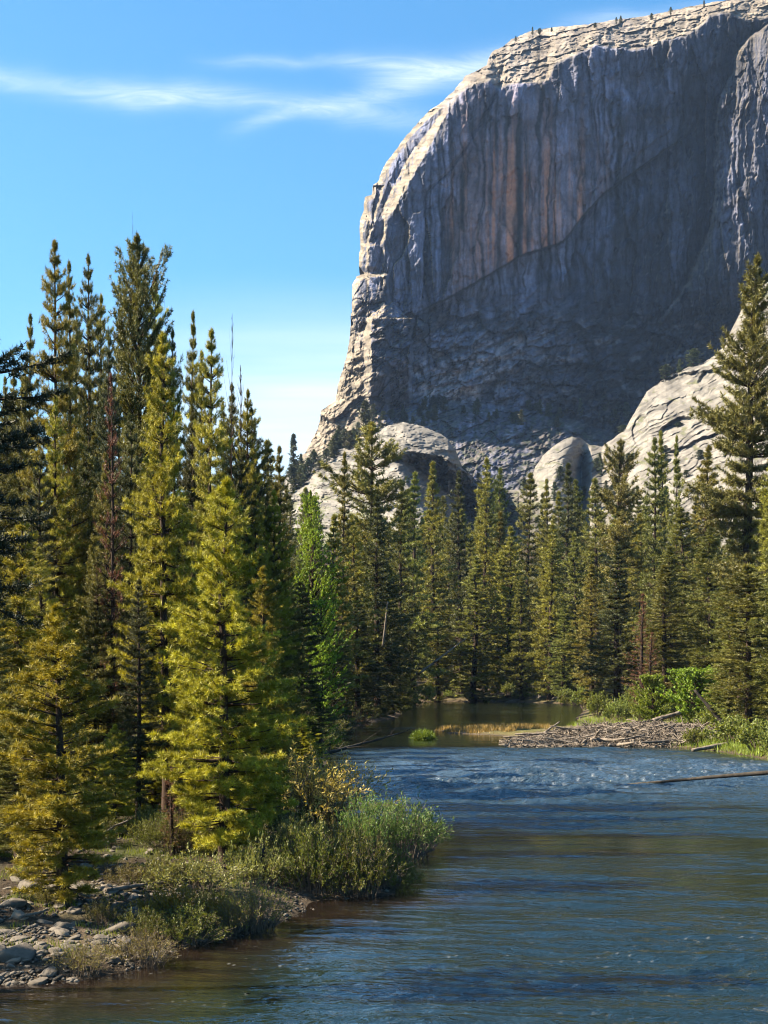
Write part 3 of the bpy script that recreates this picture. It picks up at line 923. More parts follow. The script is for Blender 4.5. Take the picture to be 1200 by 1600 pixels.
def conifer(name, seed, H, R, cb=0.1, nb=240, tl=0.14, tw=0.03, K=8, gap=0.2, tipdroop=-0.25, lift=0.75, color=(0.1, 0.11, 0.025),
            shape='column', trunk_r=None, twigs=1.0, spread=0.55, lean=0.0, bare=0.0, jit=0.22, leafm=None, barkm=None, tips=True):
    rng = np.random.default_rng(seed)
    color = np.array(color) * 0.66
    tr = trunk_r or 0.011 * H + 0.03
    q = np.linspace(0, 1, 14)
    tx = np.cumsum(rng.normal(0, 0.004 * H, 14)) * q; ty = np.cumsum(rng.normal(0, 0.004 * H, 14)) * q
    tx = tx - q * tx[-1] + lean * q * H; ty = ty - q * ty[-1]
    pts = np.stack([tx, ty, q * H * 0.985 - 0.3 * (q == 0)], 1)
    rad = tr * (1 - q) ** 0.8 + 0.006 * H * 0.2; rad[0] *= 1.5
    bag = Bag(); bag.add(tube(pts, rad, 8))
    ph = rng.uniform(0, 6.28, 3)
    P = []; Dn = []
    qs = np.sort(rng.uniform(0, 1, nb) ** 0.92)
    for k in range(nb):
        t = qs[k]
        z = (cb + (1 - cb) * t * 0.985) * H
        if t > 0.35:
            ws = 0.030 * H
            z = min(0.985 * H, (math.floor(z / ws) + 0.5) * ws + rng.normal(0, 0.1) * ws); t = max(0.0, min(1.0, (z / H - cb) / (1 - cb)))
        if shape == 'column':
            pr = (1 - t) ** 0.55 * min(1, 0.55 + t * 2.2)
        elif shape == 'cone':
            pr = (1 - t) ** 0.72 * min(1, 0.6 + t * 2)
        elif shape == 'open':
            pr = (1 - t ** 2.2) ** 0.7 * min(1, 0.35 + t * 1.2) * (0.72 + 0.5 * (math.sin(t * 37 + ph[0]) > -0.1))
        else:
            pr = math.sin(math.pi * min(1, t * 0.93 + 0.07)) ** 0.6
        pr *= min(1, (1 - t) * 7 + 0.12)
        az = rng.uniform(0, 2 * math.pi)
        L = R * pr * rng.uniform(0.62, 1.12) * clump(az, z, ph, H) + 0.02 * R
        if rng.random() < 0.05:
            L *= 1.3
        e = tipdroop + (lift - tipdroop) * t ** 1.3 + rng.normal(0, 0.1)
        s = np.linspace(0, 1, 5)
        hx = math.cos(az); hy = math.sin(az)
        bx = np.interp(z, pts[:, 2], pts[:, 0]); by = np.interp(z, pts[:, 2], pts[:, 1])
        hor = L * s * math.cos(e)
        up = L * (s * math.sin(e) + 0.16 * s ** 2.2)
        up = np.minimum(up, np.maximum(0.965 * H - z, 0.02))
        bp = np.stack([bx + hx * hor, by + hy * hor, z + up], 1)
        bag.add(tube(bp, (0.010 + 0.012 * L) * (1.05 - s), 3))
        if rng.random() < bare:
            continue
        nt = max(2, int(L / gap * 0.9 * twigs))
        sj = 1 - rng.uniform(0, 0.8, nt) ** 1.3
        base = np.stack([np.interp(sj, s, bp[:, i]) for i in range(3)], 1)
        side = rng.choice([-1, 1], nt)
        ang = az + side * rng.uniform(0.35, 1.05, nt)
        ll = (0.38 * L * (1.08 - sj) + 0.16 * min(1, L)) * rng.uniform(0.6, 1.1, nt)
        dd = unit(np.stack([np.cos(ang), np.sin(ang), e * 0.6 + rng.uniform(-0.1, 0.45, nt)], 1))
        m = np.maximum(1, (ll / gap).astype(int) + 1)
        idx = np.repeat(np.arange(nt), m)
        fr = rng.uniform(0.15, 1, len(idx))
        P.append(base[idx] + dd[idx] * (ll[idx] * fr)[:, None]); Dn.append(dd[idx])
        mm = max(1, int(L * 0.4 / gap))
        fs = rng.uniform(0.6, 1.0, mm)
        P.append(np.stack([np.interp(fs, s, bp[:, i]) for i in range(3)], 1))
        Dn.append(np.repeat(unit(bp[-1:] - bp[-2:-1]), mm, 0))
    P = np.concatenate(P); Dn = np.concatenate(Dn)
    if tips:
        nz = rng.uniform(0.95, 1.0, 14) * H
        top = np.stack([np.interp(nz, pts[:, 2], pts[:, 0]), np.interp(nz, pts[:, 2], pts[:, 1]), np.minimum(nz, H * 0.985)], 1)
        P = np.concatenate([P, top]); Dn = np.concatenate([Dn, unit(rng.normal(0, 0.25, (14, 3)) + np.array([0, 0, 1.0]))])
    # new growth toward the outside is yellower
    Dn = unit(Dn + np.array([0, 0, 0.25]))
    pt = fbm(P[:, 0] / (R * 0.5) + P[:, 1] / R, P[:, 2] / (R * 0.7), seed, 2)
    cc = color[None, :] * (1 + 0.35 * pt[:, None]) * np.array([[1, 1, 1]]) + np.clip(pt, 0, 1)[:, None] * np.array([[0.03, 0.015, -0.005]])
    V, T, C = blades(rng, P, Dn, K, tl, tw, spread, np.clip(cc, 0.003, 1), jit)
    e_ = empty(name)
    v, f = bag.get()
    link_mesh('trunk', v, f, barkm or BARK, e_, smooth=True)
    link_mesh('crown', V, T, leafm or NEEDLE, e_, col=C)
    e_['h'] = H; e_['r'] = R
    return e_


def shrub(name, seed, W, H, ns=60, leaves=40, ll=0.06, lw=0.025, color=(0.1, 0.13, 0.04), arch=0.5, lo=0.35, leafm=None, stem=0.006, jit=0.2, stemm=None, flat=0.25):
    """many stems from a common foot arching outward, leaves on their outer part"""
    rng = np.random.default_rng(seed)
    bag = Bag(); P = []; Dn = []
    for k in range(ns):
        az = rng.uniform(0, 6.283); rr = rng.uniform(0, 1) ** 0.6
        bx, by = np.cos(az) * rr * W * flat, np.sin(az) * rr * W * flat
        reach = W * 0.5 * rr * rng.uniform(0.7, 1.15) - rr * W * flat * 0.6; hh = H * (1 - 0.55 * rr ** 2) * rng.uniform(0.6, 1.08)
        s = np.linspace(0, 1, 6)
        az2 = az + rng.normal(0, 0.4)
        ox = s ** 1.25 * reach; oz = hh * np.sin(np.minimum(s * (1.25 + 0.55 * arch * rr), 2.2)) / 1.0
        wob = rng.normal(0, 0.03 * H, (6, 3)) * s[:, None]
        bp = np.stack([bx + np.cos(az2) * ox, by + np.sin(az2) * ox, oz - 0.12], 1) + wob
        bag.add(tube(bp, stem * (1.2 - s) * (0.7 + H * 0.4) + 0.0015, 3))
        for sub in range(3):
            s0 = rng.uniform(0.3, 0.85); b0 = np.array([np.interp(s0, s, bp[:, i]) for i in range(3)])
            dv = unit((bp[-1] - bp[2]) + rng.normal(0, 0.5, 3) * np.linalg.norm(bp[-1] - bp[2]))
            l2 = H * rng.uniform(0.15, 0.35)
            sp = b0 + dv * l2 * np.linspace(0, 1, 3)[:, None]
            bag.add(tube(sp, np.array([0.6, 0.45, 0.25]) * stem, 3))
            fr = rng.uniform(0.1, 1, leaves // 4)
            P.append(b0 + dv * (l2 * fr)[:, None]); Dn.append(np.repeat(dv[None], leaves // 4, 0))
        fr = rng.uniform(lo, 1, leaves // 4)
        P.append(np.stack([np.interp(fr, s, bp[:, i]) for i in range(3)], 1)); Dn.append(np.repeat(unit(bp[-1:] - bp[-3:-2]), leaves // 4, 0))
    P = np.concatenate(P); Dn = np.concatenate(Dn)
    P = P + rng.normal(0, 0.02, P.shape)
    n = len(P)
    D = unit(Dn * 0.5 + unit(rng.normal(size=(n, 3))) * 0.6 + np.array([0, 0, 0.2]))
    L = ll * rng.uniform(0.6, 1.2, (n, 1)); S = unit(np.cross(D, unit(rng.normal(size=(n, 3))))) * lw * 0.5
    V = np.stack([P, P + D * L * 0.5 + S, P + D * L, P + D * L * 0.5 - S], 1).reshape(-1, 3)
    T = np.arange(n * 4).reshape(-1, 4)
    tone = 1 + rng.normal(0, jit, (n, 1)) + 0.3 * fbm(P[:, 0] / (W * 0.2), P[:, 1] / (W * 0.2) + P[:, 2] / (H * 0.3), seed, 2)[:, None]
    C = np.repeat(np.clip(np.array(color)[None] * 0.48 * tone, 0.002, 1), 4, 0)
    e_ = empty(name)
    v, f = bag.get()
    link_mesh('stems', v, f, stemm or TWIG, e_, smooth=True)
    link_mesh('foliage', V, T, leafm or LEAF, e_, col=C)
    e_['h'] = H; e_['r'] = W / 2
    return e_


USED = set()


def place(proto, x, y, H=None, R=None, rz=0.0, z=None, tilt=(0, 0), sink=0.0, yscale=None):
    """put a thing (the prototype itself the first time, a copy after that)"""
    if proto.name in USED:
        o = dup(proto)
    else:
        o = proto; USED.add(proto.name)
    h0 = proto['h']; r0 = proto['r']
    sz = (H / h0) if H else 1.0
    sx = (R / r0) if R else sz
    o.scale = (sx, yscale or sx, sz)
    if z is None:
        z = float(ground_z(np.array([x]), np.array([y]))[0])
    o.location = (x, y, z - sink)
    o.rotation_euler = (tilt[0], tilt[1], rz)
    return o


def tree(proto, px, top, D, half, label=None, group=None, cat='tree', rz=None, tilt=(0, 0)):
    """a tree standing D metres away whose tip and width match what the photo shows"""
    x = (px - 600) / F * D
    zg = float(ground_z(np.array([x]), np.array([D]))[0])
    H = CAMH + (HZ - top) / F * D - zg
    R = half / F * D * (1.0 if D < 62 else 1.12) * (1.15 if D < 34 else 1.0)
    if tilt == (0, 0):
        tilt = (RNG.normal(0, 0.012), RNG.normal(0, 0.012))
    rz = RNG.uniform(0, 6.28) if rz is None else rz
    o = place(proto, x, D, H, R, rz, zg, tilt)
    if R / H * proto['h'] / proto['r'] > 2.2 or R / H * proto['h'] / proto['r'] < 0.45:
        print('stretched', px, top, D, round(H, 1), round(R, 2))
    return tag(o, label, cat, group)


RNG = np.random.default_rng(77)


# ------------------------------------------------------------------ prototypes of the trees
SUNNY = (0.39, 0.355, 0.030)
OLIVE = (0.18, 0.18, 0.042)
DARKG = (0.085, 0.092, 0.034)
BLUEG = (0.075, 0.10, 0.055)
NP = [conifer('pine_tree', 1, 8.0, 1.35, 0.03, 460, 0.125, 0.012, 27, 0.125, -0.2, 0.55, SUNNY, 'column', jit=0.25),
      conifer('pine_tree', 2, 5.5, 0.95, 0.02, 380, 0.105, 0.011, 25, 0.105, -0.15, 0.55, SUNNY, 'column', jit=0.25)]
MP = [conifer('pine_tree', 10 + i, 16.0, 1.9, 0.10, 660, 0.165, 0.019, 18, 0.17, -0.3, 0.5, c, sh, jit=0.25)
      for i, (c, sh) in enumerate(((SUNNY, 'column'), ((0.33, 0.285, 0.036), 'column'), ((0.22, 0.20, 0.04), 'cone'), (OLIVE, 'column'), (DARKG, 'column')))]
MPX = conifer('pine_tree', 21, 17.0, 2.1, 0.15, 600, 0.17, 0.026, 13, 0.18, -0.2, 1.15, (0.16, 0.155, 0.04), 'oval', jit=0.25)
FP = [conifer('conifer_tree', 30 + i, 30.0, 3.3, 0.02, 560, 0.46, 0.085, 13, 0.52, -0.3, 0.45, c, sh, jit=0.28, spread=0.5)
      for i, (c, sh) in enumerate(((OLIVE, 'column'), ((0.235, 0.22, 0.04), 'cone'), ((0.16, 0.175, 0.04), 'column'), ((0.27, 0.25, 0.045), 'column'),
                                   (DARKG, 'cone'), ((0.20, 0.21, 0.045), 'cone'), ((0.17, 0.17, 0.04), 'oval')))]
OPEN = [conifer('pine_tree', 50 + i, 32.0, 4.2, 0.30, 420, 0.50, 0.10, 8, 0.40, -0.15, 0.7, (0.20, 0.175, 0.045), 'open', jit=0.25, trunk_r=0.42) for i in range(2)]
GIANT = conifer('pine_tree', 60, 40.0, 4.5, 0.10, 1150, 0.48, 0.085, 8, 0.38, -0.3, 0.7, (0.18, 0.165, 0.045), 'open', jit=0.25, trunk_r=0.62)
RED = conifer('dead_pine', 70, 12.0, 1.2, 0.1, 300, 0.16, 0.020, 6, 0.24, -0.1, 0.9, (0.20, 0.085, 0.052), 'cone', jit=0.3, bare=0.25)
SNAG = conifer('dead_snag', 71, 10.0, 0.9, 0.25, 90, 0.08, 0.012, 3, 0.7, 0.3, 1.1, (0.07, 0.06, 0.05), 'oval', jit=0.3, bare=0.6, trunk_r=0.07, tips=False)
ASPEN = conifer('aspen_tree', 80, 16.0, 2.2, 0.05, 420, 0.13, 0.085, 6, 0.26, 0.35, 1.2, (0.24, 0.36, 0.035), 'oval', jit=0.22, spread=0.85, leafm=LEAF)
MAPLE = conifer('broadleaf_tree', 81, 6.0, 3.0, 0.05, 240, 0.22, 0.16, 6, 0.30, 0.1, 0.9, (0.22, 0.31, 0.035), 'oval', jit=0.25, spread=0.85, leafm=LEAF, trunk_r=0.12)
FIR = conifer('fir_tree', 82, 14.0, 2.4, 0.48, 170, 0.16, 0.028, 12, 0.15, -0.35, 0.2, (0.030, 0.042, 0.020), 'column', jit=0.2, trunk_r=0.2)
TINY = [conifer('mountain_pine', 90 + i, 18.0, 2.6, 0.08, 130, 1.1, 0.42, 5, 1.1, -0.2, 0.7, BLUEG if i else (0.075, 0.08, 0.03), ('column', 'cone', 'oval')[i], jit=0.25) for i in range(3)]
GL = 'pines of the grove on the near bank'

left = [
    # proto, px, top, D, half-width px, label
    (NP[0], 352, 742, 32.5, 88, 'bright yellow-green pine standing alone in front of the grove, bushy down to the willow scrub'),
    (NP[1], 98, 940, 27.0, 84, 'short bushy pine with a bare lower trunk rising from the cobble bank'),
    (MP[0], 262, 508, 38, 66, 'tall golden-green pine with a straight dark trunk, directly behind the bright young pine'),
    (MP[1], 80, 366, 46, 58, 'slender sparse-topped pine, tallest on the left edge of the grove'),
    (MP[2], 104, 400, 47, 40, 'thin pine crowded against the slender sparse-topped pine'),
    (MP[3], 140, 383, 55, 44, 'narrow pointed pine between the slender sparse pine and the dark many-topped pine'),
    (MPX, 218, 352, 50, 66, 'dark many-topped pine, highest of the grove, with upswept limbs'),
    (MP[4], 178, 515, 44, 34, 'almost black narrow pine behind the reddish dead pine'),
    (MP[1], 333, 502, 42, 54, 'golden pine with a dense rounded top beside the dry twiggy snag'),
    (MP[2], 303, 478, 52, 38, 'spire-topped pine peeping up between two golden pines'),
    (MP[3], 284, 505, 50, 36, 'olive pine hidden behind the tall golden-green pine'),
    (MP[0], 28, 800, 36, 70, 'golden pine filling the left border above the short bushy pine'),
    (MP[1], 60, 850, 40, 50, 'yellowish pine just behind the short bushy pine'),
    (MP[4], 200, 640, 43, 40, 'shaded dark pine in the middle of the grove beside the dead red pine'),
    (MP[3], 404, 630, 50, 46, 'slanting-sided pine at the river end of the grove, thin at the tip'),
    (MP[1], 385, 600, 47, 40, 'golden pine stepping down from the rounded-top pine toward the river'),
    (MP[2], 428, 690, 58, 44, 'dark-based pine next to the light green aspen'),
    (MP[3], 440, 840, 52, 44, 'short olive pine at the water corner in front of the aspen'),
    (MP[4], 372, 700, 45, 48, 'dark pine directly behind the bright young pine on its river side'),
    (MP[4], 466, 905, 60, 50, 'dark pine leaning over the river below the aspen'),
    (MP[0], 408, 880, 41, 48, 'yellow-green pine between the bright young pine and the river'),
    (MP[3], 10, 640, 50, 60, 'olive pine at the border of the picture behind the dark fir boughs'),
    (MP[3], 155, 860, 40, 46, 'olive pine between the short bushy pine and the tall golden-green pine'),
    (MP[4], 216, 900, 37, 40, 'dark understorey pine beside the tall golden-green trunk'),
    (MP[4], 130, 700, 50, 50, 'dark pine filling the gap below the narrow pointed pine'),
]
for p_, px, top, D, half, lab in left:
    tree(p_, px, top, D, half, lab, GL, 'pine tree')
for i, (px, top, D, half) in enumerate(((50, 480, 54, 40), (118, 470, 56, 40), (160, 450, 58, 40), (240, 430, 60, 44), (196, 470, 56, 36), (312, 540, 55, 40), (350, 590, 56, 42), (96, 610, 44, 46),
                                        (232, 620, 46, 42), (300, 640, 45, 44), (170, 700, 42, 46), (20, 560, 58, 50), (395, 760, 45, 44), (425, 760, 50, 40), (60, 700, 43, 46), (340, 880, 38, 40), (-10, 900, 35, 50))):
    tree(MP[(2, 3, 1, 0, 4)[i % 5]], px, top, D, half, 'pine crowding the middle rows of the near grove', 'pines crowding the middle of the near grove', 'pine tree')
# darker filler of the same grove farther in
for i in range(26):
    px = RNG.uniform(-60, 440); D = RNG.uniform(56, 100)
    tree(MP[(2, 3, 4, 4)[i % 4]], px, RNG.uniform(560, 800) + max(0, px - 300) * 0.9, D, RNG.uniform(30, 46),
         'dark pine deep inside the grove, mostly hidden by the sunlit pines before it', 'pines deep inside the near grove', 'pine tree')
for i, (px, top, D, half) in enumerate(((30, 1090, 30, 55), (-20, 1050, 31, 60), (180, 1130, 35, 40), (310, 1150, 37, 42), (240, 1080, 39, 45), (410, 1090, 38, 46), (440, 1150, 42, 40),
                                        (150, 1120, 42, 45), (350, 1140, 40, 50), (60, 1180, 35, 40), (470, 1120, 54, 40), (290, 1060, 44, 50), (390, 1000, 46, 50), (210, 1170, 40, 36))):
    tree(NP[i % 2] if i % 3 else MP[3], px, top, D, half, 'young pine growing low among the trunks of the near grove', 'young pines low in the near grove', 'young pine')
tree(RED, 174, 575, 40, 36, 'dead pine with rust-red needles amid the green grove', None, 'dead pine')
tree(RED, 270, 1190, 33, 22, 'small dead sapling with rusty twigs at the foot of the tall golden-green pine', None, 'dead pine')
tree(SNAG, 358, 480, 44, 16, 'thin leafless snag sticking up beside the rounded golden pine', None, 'snag')
tree(SNAG, 384, 560, 46, 26, 'twiggy grey snag against the pale sky on the river side of the grove', None, 'snag')
tree(SNAG, 398, 640, 47, 22, 'short bare twiggy snag lowest of the three grey snags', None, 'snag')
tree(FIR, -84, 330, 22, 140, 'dark fir reaching in from the border with drooping boughs', None, 'fir tree')
tree(ASPEN, 484, 762, 76, 40, 'light green aspen glowing beside the dark pines', None, 'aspen')
tree(ASPEN, 500, 930, 72, 36, 'lower light green aspen overhanging the bend of the river', None, 'aspen')
for i, (x_, y_, h_) in enumerate(((-10.5, 23, 5), (-11.5, 25.5, 6), (-14.5, 21, 8))):
    o = place(MP[(2, 4, 3)[i % 3]], x_, y_, h_, h_ * 0.14, i * 1.3)
    tag(o, 'pine standing on the bank just outside the picture border', 'pine tree', 'pines beside the cobble bank outside the border')
# dead pole
tree(SNAG, 273, 440, 47, 3, 'bare dead pole rising above the golden pines', None, 'snag')
# the dry leader above the many-topped pine
tree(SNAG, 214, 318, 50.2, 6, 'thin dry spike standing above the dark many-topped pine', None, 'snag')

GM = 'conifers at the bend of the river'
mid = [
    (FP[1], 532, 700, 128, 26, 'slim yellowish conifer with a thin spire at the river bend'),
    (FP[3], 520, 800, 112, 36, 'olive conifer beside the light green aspen'),
    (OPEN[0], 572, 655, 150, 50, 'tall pine with a flat open crown and bare double trunk at the river bend'),
    (FP[4], 590, 770, 142, 42, 'dark conifer below the flat open-crowned pine'),
    (FP[3], 552, 800, 138, 36, 'broad olive conifer standing in front of the flat-topped pine'),
    (FP[2], 622, 755, 165, 32, 'rounded small-topped conifer next to the flat-crowned pine'),
    (FP[5], 645, 732, 190, 34, 'grey-green conifer with a soft top by the dark slab face'),
    (FP[0], 610, 880, 150, 40, 'shaded conifer whose foot overhangs the pool'),
    (FP[4], 560, 930, 130, 40, 'dark conifer low over the water at the bend'),
    (FP[4], 522, 960, 108, 34, 'deep green conifer at the water behind the red bush'),
]
for p_, px, top, D, half, lab in mid:
    tree(p_, px, top, D, half, lab, GM, 'conifer')
GR = 'conifers lining the far bank'
far = [
    (FP[1], 683, 716, 222, 36, 'pointed olive conifer with even sides, left of the near-black one'),
    (FP[4], 722, 733, 228, 28, 'near-black narrow conifer among olive neighbours'),
    (FP[3], 757, 712, 236, 30, 'conifer with a loose top just past the near-black one'),
    (FP[2], 778, 728, 240, 26, 'slim conifer in front of the dark gully'),
    (FP[0], 700, 800, 232, 30, 'mid-height conifer tucked behind the pointed olive one'),
    (FP[5], 738, 866, 216, 40, 'broad pyramid-shaped conifer at the water of the far pool'),
    (FP[0], 684, 956, 214, 30, 'small bushy conifer on the shore of the far pool'),
    (FP[3], 795, 820, 218, 34, 'olive conifer beside the broad pyramid-shaped one'),
    (FP[0], 823, 735, 232, 32, 'tall conifer in front of the pale valley floor'),
    (FP[1], 849, 745, 226, 24, 'thin conifer before the rounded granite knob'),
    (FP[4], 878, 720, 216, 34, 'dark dense conifer in front of the granite knob'),
    (FP[3], 860, 815, 210, 34, 'sunlit conifer below the dark dense one'),
    (FP[2], 905, 745, 218, 26, 'slender conifer just past the dark dense one'),
    (FP[5], 900, 830, 205, 32, 'straight-sided conifer lit on one side, above the yellow bushes'),
    (FP[0], 932, 745, 200, 34, 'olive conifer with a blunt top before the pale slope'),
    (OPEN[1], 966, 683, 168, 40, 'pine with layered open boughs and a visible bare trunk'),
    (FP[3], 1000, 800, 190, 34, 'conifer filling in behind the layered pine'),
    (FP[2], 1022, 680, 180, 30, 'tall narrow conifer, first of a close pair before the slope'),
    (FP[1], 1035, 668, 186, 26, 'taller, thinner conifer of the close pair before the slope'),
    (FP[5], 1058, 676, 175, 22, 'needle-thin spire before the streaked granite slope'),
    (FP[3], 1098, 692, 165, 38, 'conifer with a broad olive crown next to the giant pine'),
    (FP[0], 1070, 790, 155, 42, 'bushy olive conifer between the spire and the giant pine'),
    (FP[2], 1110, 820, 140, 46, 'full olive conifer at the foot of the giant pine'),
    (FP[4], 965, 850, 150, 44, 'dark conifer rising behind the log jam'),
    (FP[0], 1040, 880, 135, 44, 'olive conifer behind the bright broadleaf tree'),
    (FP[3], 925, 880, 170, 30, 'golden-tinged conifer over the yellow bushes'),
    (FP[5], 815, 900, 214, 26, 'small pointed conifer on the far shore'),
    (FP[2], 880, 945, 205, 24, 'little conifer beside the far sandbar'),
    (FP[6], 1170, 880, 96, 50, 'bushy rounded conifer at the right-hand bank'),
    (FP[3], 1205, 700, 104, 38, 'conifer cut by the picture border behind the giant pine'),
    (FP[2], 1230, 780, 90, 50, 'conifer largely outside the picture by the fallen pole'),
    (FP[0], 1140, 960, 100, 38, 'low bushy conifer above the green grass bank'),
    (FP[4], 1190, 830, 112, 44, 'dark conifer beneath the giant pine'),
]
for p_, px, top, D, half, lab in far:
    tree(p_, px, top, D, half, lab, GR, 'conifer')
tree(GIANT, 1162, 392, 118, 56, 'giant pine towering over the far bank with tiered boughs and a dark trunk', None, 'pine tree')
for i in range(64):
    px = RNG.uniform(440, 1290); D = RNG.uniform(238, 330)
    tree(FP[(0, 1, 2, 3, 5, 4)[i % 6]], px, RNG.uniform(755, 850), D, RNG.uniform(22, 34),
         'conifer in the back rows of the forest, only its upper part showing above the others', 'back rows of the forest', 'conifer')
for i in range(16):
    px = RNG.uniform(1000, 1330); D = RNG.uniform(120, 180)
    tree(FP[(0, 2, 3, 5)[i % 4]], px, RNG.uniform(800, 900), D, RNG.uniform(30, 44),
         'conifer packed among its neighbours on the right-hand bank', 'conifers packed on the right-hand bank', 'conifer')
for i in range(14):
    px = RNG.uniform(500, 640); D = RNG.uniform(135, 235)
    x_ = (px - 600) / F * D
    if shore_dist(np.array([x_]), np.array([D]))[0] > 1:
        tree(FP[(0, 2, 4, 4)[i % 4]], px, RNG.uniform(790, 930), D, RNG.uniform(26, 38),
             'shaded conifer in the dark stand at the river bend', 'shaded conifers at the river bend', 'conifer')
for i in range(54):
    D = RNG.uniform(95, 245); x_ = RNG.uniform(-0.30 * D, -0.035 * D - 4)
    if shore_dist(np.array([x_]), np.array([D]))[0] > 1.5:
        o = place(FP[(0, 2, 4, 5, 3)[i % 5]], x_, D, RNG.uniform(17, 24), RNG.uniform(2.0, 2.9), RNG.uniform(0, 6.28))
        tag(o, 'conifer of the forest stretching away behind the near grove', 'conifer', 'forest behind the near grove')
for i in range(40):
    D = RNG.uniform(250, 360); x_ = RNG.uniform(-0.30 * D, -0.06 * D)
    o = place(FP[(0, 2, 4, 5, 3)[i % 5]], x_, D, RNG.uniform(20, 28), RNG.uniform(2.6, 3.6), RNG.uniform(0, 6.28))
    tag(o, 'conifer of the forest stretching away behind the near grove', 'conifer', 'forest behind the near grove')
o = tree(RED, 1003, 925, 128, 26, 'reddish-brown dying conifer behind the log jam', None, 'dead pine')
o = tree(RED, 1016, 985, 124, 22, 'lower brown dying conifer leaning among the green ones', None, 'dead pine', tilt=(0, 0.15))
o = tree(MAPLE, 1085, 1045, 108, 38, 'bright green broadleaf tree behind the log jam', None, 'broadleaf tree')
o = tree(MAPLE, 1020, 1055, 112, 24, 'smaller bright green broadleaf tree at the back of the log jam', None, 'broadleaf tree')

# ------------------------------------------------------------------ trees on the cliff and slabs
def on_rock(u, v, which):
    if which == 'slab':
        su, sv = np.array(SLAB).T
        top = np.interp(u, su, sv)
        v = max(v, top + 1)
        D, _ = slab_depth(np.array([[u]], float), np.array([[v]], float), np.array([[top]]))
    else:
        D, _ = cliff_depth(np.array([[u]], float), np.array([[v]], float), np.array([[30.0]]))
    D = float(D[0, 0])
    return (u - 600) / F * D, D, CAMH + (HZ - v) / F * D, D


def rock_tree(k, u, v, hpx, wpx, which, lab, grp):
    x, y, z, D = on_rock(u, v, which)
    o = place(TINY[k], x, y, hpx / F * D, wpx / 2 / F * D, RNG.uniform(0, 6.28), z, sink=0.8)
    tag(o, lab, 'mountain tree', grp)


for (k, u, v, h, wd, lab) in ((1, 459, 742, 66, 22, 'dark pointed tree on the skyline at the foot of the cliff'), (0, 571, 668, 62, 26, 'tall tree against the sunlit flank of the cliff'),
                              (2, 1040, 586, 24, 18, 'round little tree, first of three on the crest of the pale slope'), (1, 1062, 580, 22, 12, 'thin little tree, middle one of three on the crest'),
                              (2, 1083, 572, 30, 22, 'largest of three little trees on the crest of the pale slope')):
    rock_tree(k, u, v, h, wd, 'slab', lab, None)
for i in range(30):
    u = RNG.uniform(440, 560); v = 760 - (u - 440) * 0.75 + RNG.uniform(-2, 26)
    rock_tree(i % 3, u, v, RNG.uniform(18, 40), RNG.uniform(12, 20), 'slab', 'grey-green tree on the stony shoulder where the cliff meets the sky', 'trees on the shoulder under the cliff')
for i in range(56):
    u = RNG.uniform(560, 1010); v = np.interp(u, [560, 640, 700, 850, 1010], [660, 648, 625, 640, 640]) + RNG.uniform(0, 30)
    rock_tree(i % 3, u, v, RNG.uniform(12, 30), RNG.uniform(9, 16), 'cliff', 'dark tree rooted in the rubble under the shaded wall', 'trees in the rubble under the wall')
for i in range(26):
    u = RNG.uniform(720, 1000); v = RNG.uniform(700, 790)
    if v > np.interp(u, *np.array(SLAB).T) + 2:
        rock_tree(i % 3, u, v, RNG.uniform(16, 34), RNG.uniform(10, 17), 'slab', 'grey-green tree growing on the pale slabs behind the forest', 'trees on the pale slabs')
for i in range(12):
    u = RNG.uniform(960, 1160); v = RNG.uniform(640, 760)
    rock_tree(2, u, v, RNG.uniform(9, 17), RNG.uniform(10, 18), 'slab', 'stunted tree in a crack of the streaked pale slope', 'stunted trees in the slope')
for i, u in enumerate((806, 832, 843, 862, 930, 963, 970, 1018, 1048, 1100)):
    v = np.interp(u, [a for a, b in SIL[30:]], [b for a, b in SIL[30:]]) + 5
    rock_tree(i % 3, u, v, RNG.uniform(6, 13), RNG.uniform(4, 8), 'cliff', 'tiny tree on the skyline of the cliff summit', 'tiny trees on the summit')


# ------------------------------------------------------------------ bushes along the banks
def at_base(px, py, zg=0.5):
    """the spot on the bank that shows at (px, py)"""
    d = (CAMH - zg) * F / (py - HZ)
    for _ in range(12):
        x = (px - 600) / F * d
        z = float(ground_z(np.array([x]), np.array([d]))[0])
        d = 0.5 * d + 0.5 * (CAMH - z) * F / (py - HZ)
    return x, d, z


def bush(proto, px, py, wpx, hpx, label, group=None, cat='bush', rz=None, dz=0.0):
    x, y, z = at_base(px, py)
    o = place(proto, x, y, hpx / F * y, wpx / 2 / F * y, RNG.uniform(0, 6.28) if rz is None else rz, max(z, -0.15) + dz)
    return tag(o, label, cat, group)


W_GREEN = shrub('willow_shrub', 101, 2.6, 1.6, 90, 60, 0.085, 0.026, (0.204, 0.340, 0.085), 0.5)
W_GOLD = shrub('willow_shrub', 102, 2.6, 1.5, 90, 56, 0.08, 0.024, (0.72, 0.60, 0.18), 0.6)
W_PALE = shrub('willow_shrub', 103, 2.4, 1.0, 90, 52, 0.075, 0.028, (0.32, 0.335, 0.105), 0.4)
B_DARK = shrub('bank_shrub', 104, 2.2, 1.1, 100, 60, 0.06, 0.026, (0.17, 0.20, 0.035), 0.4)
B_ORNG = shrub('bank_shrub', 105, 1.8, 0.7, 110, 64, 0.045, 0.022, (0.442, 0.306, 0.031), 0.3)
B_TWIG = shrub('bank_shrub', 106, 2.2, 1.0, 110, 24, 0.055, 0.020, (0.323, 0.281, 0.076), 0.8, stem=0.007)
B_OLIV = shrub('bank_shrub', 107, 1.8, 0.8, 100, 40, 0.05, 0.020, (0.221, 0.204, 0.051), 0.6)
B_RED = shrub('dead_bush', 108, 2.6, 1.8, 90, 40, 0.09, 0.03, (0.340, 0.128, 0.068), 0.8)
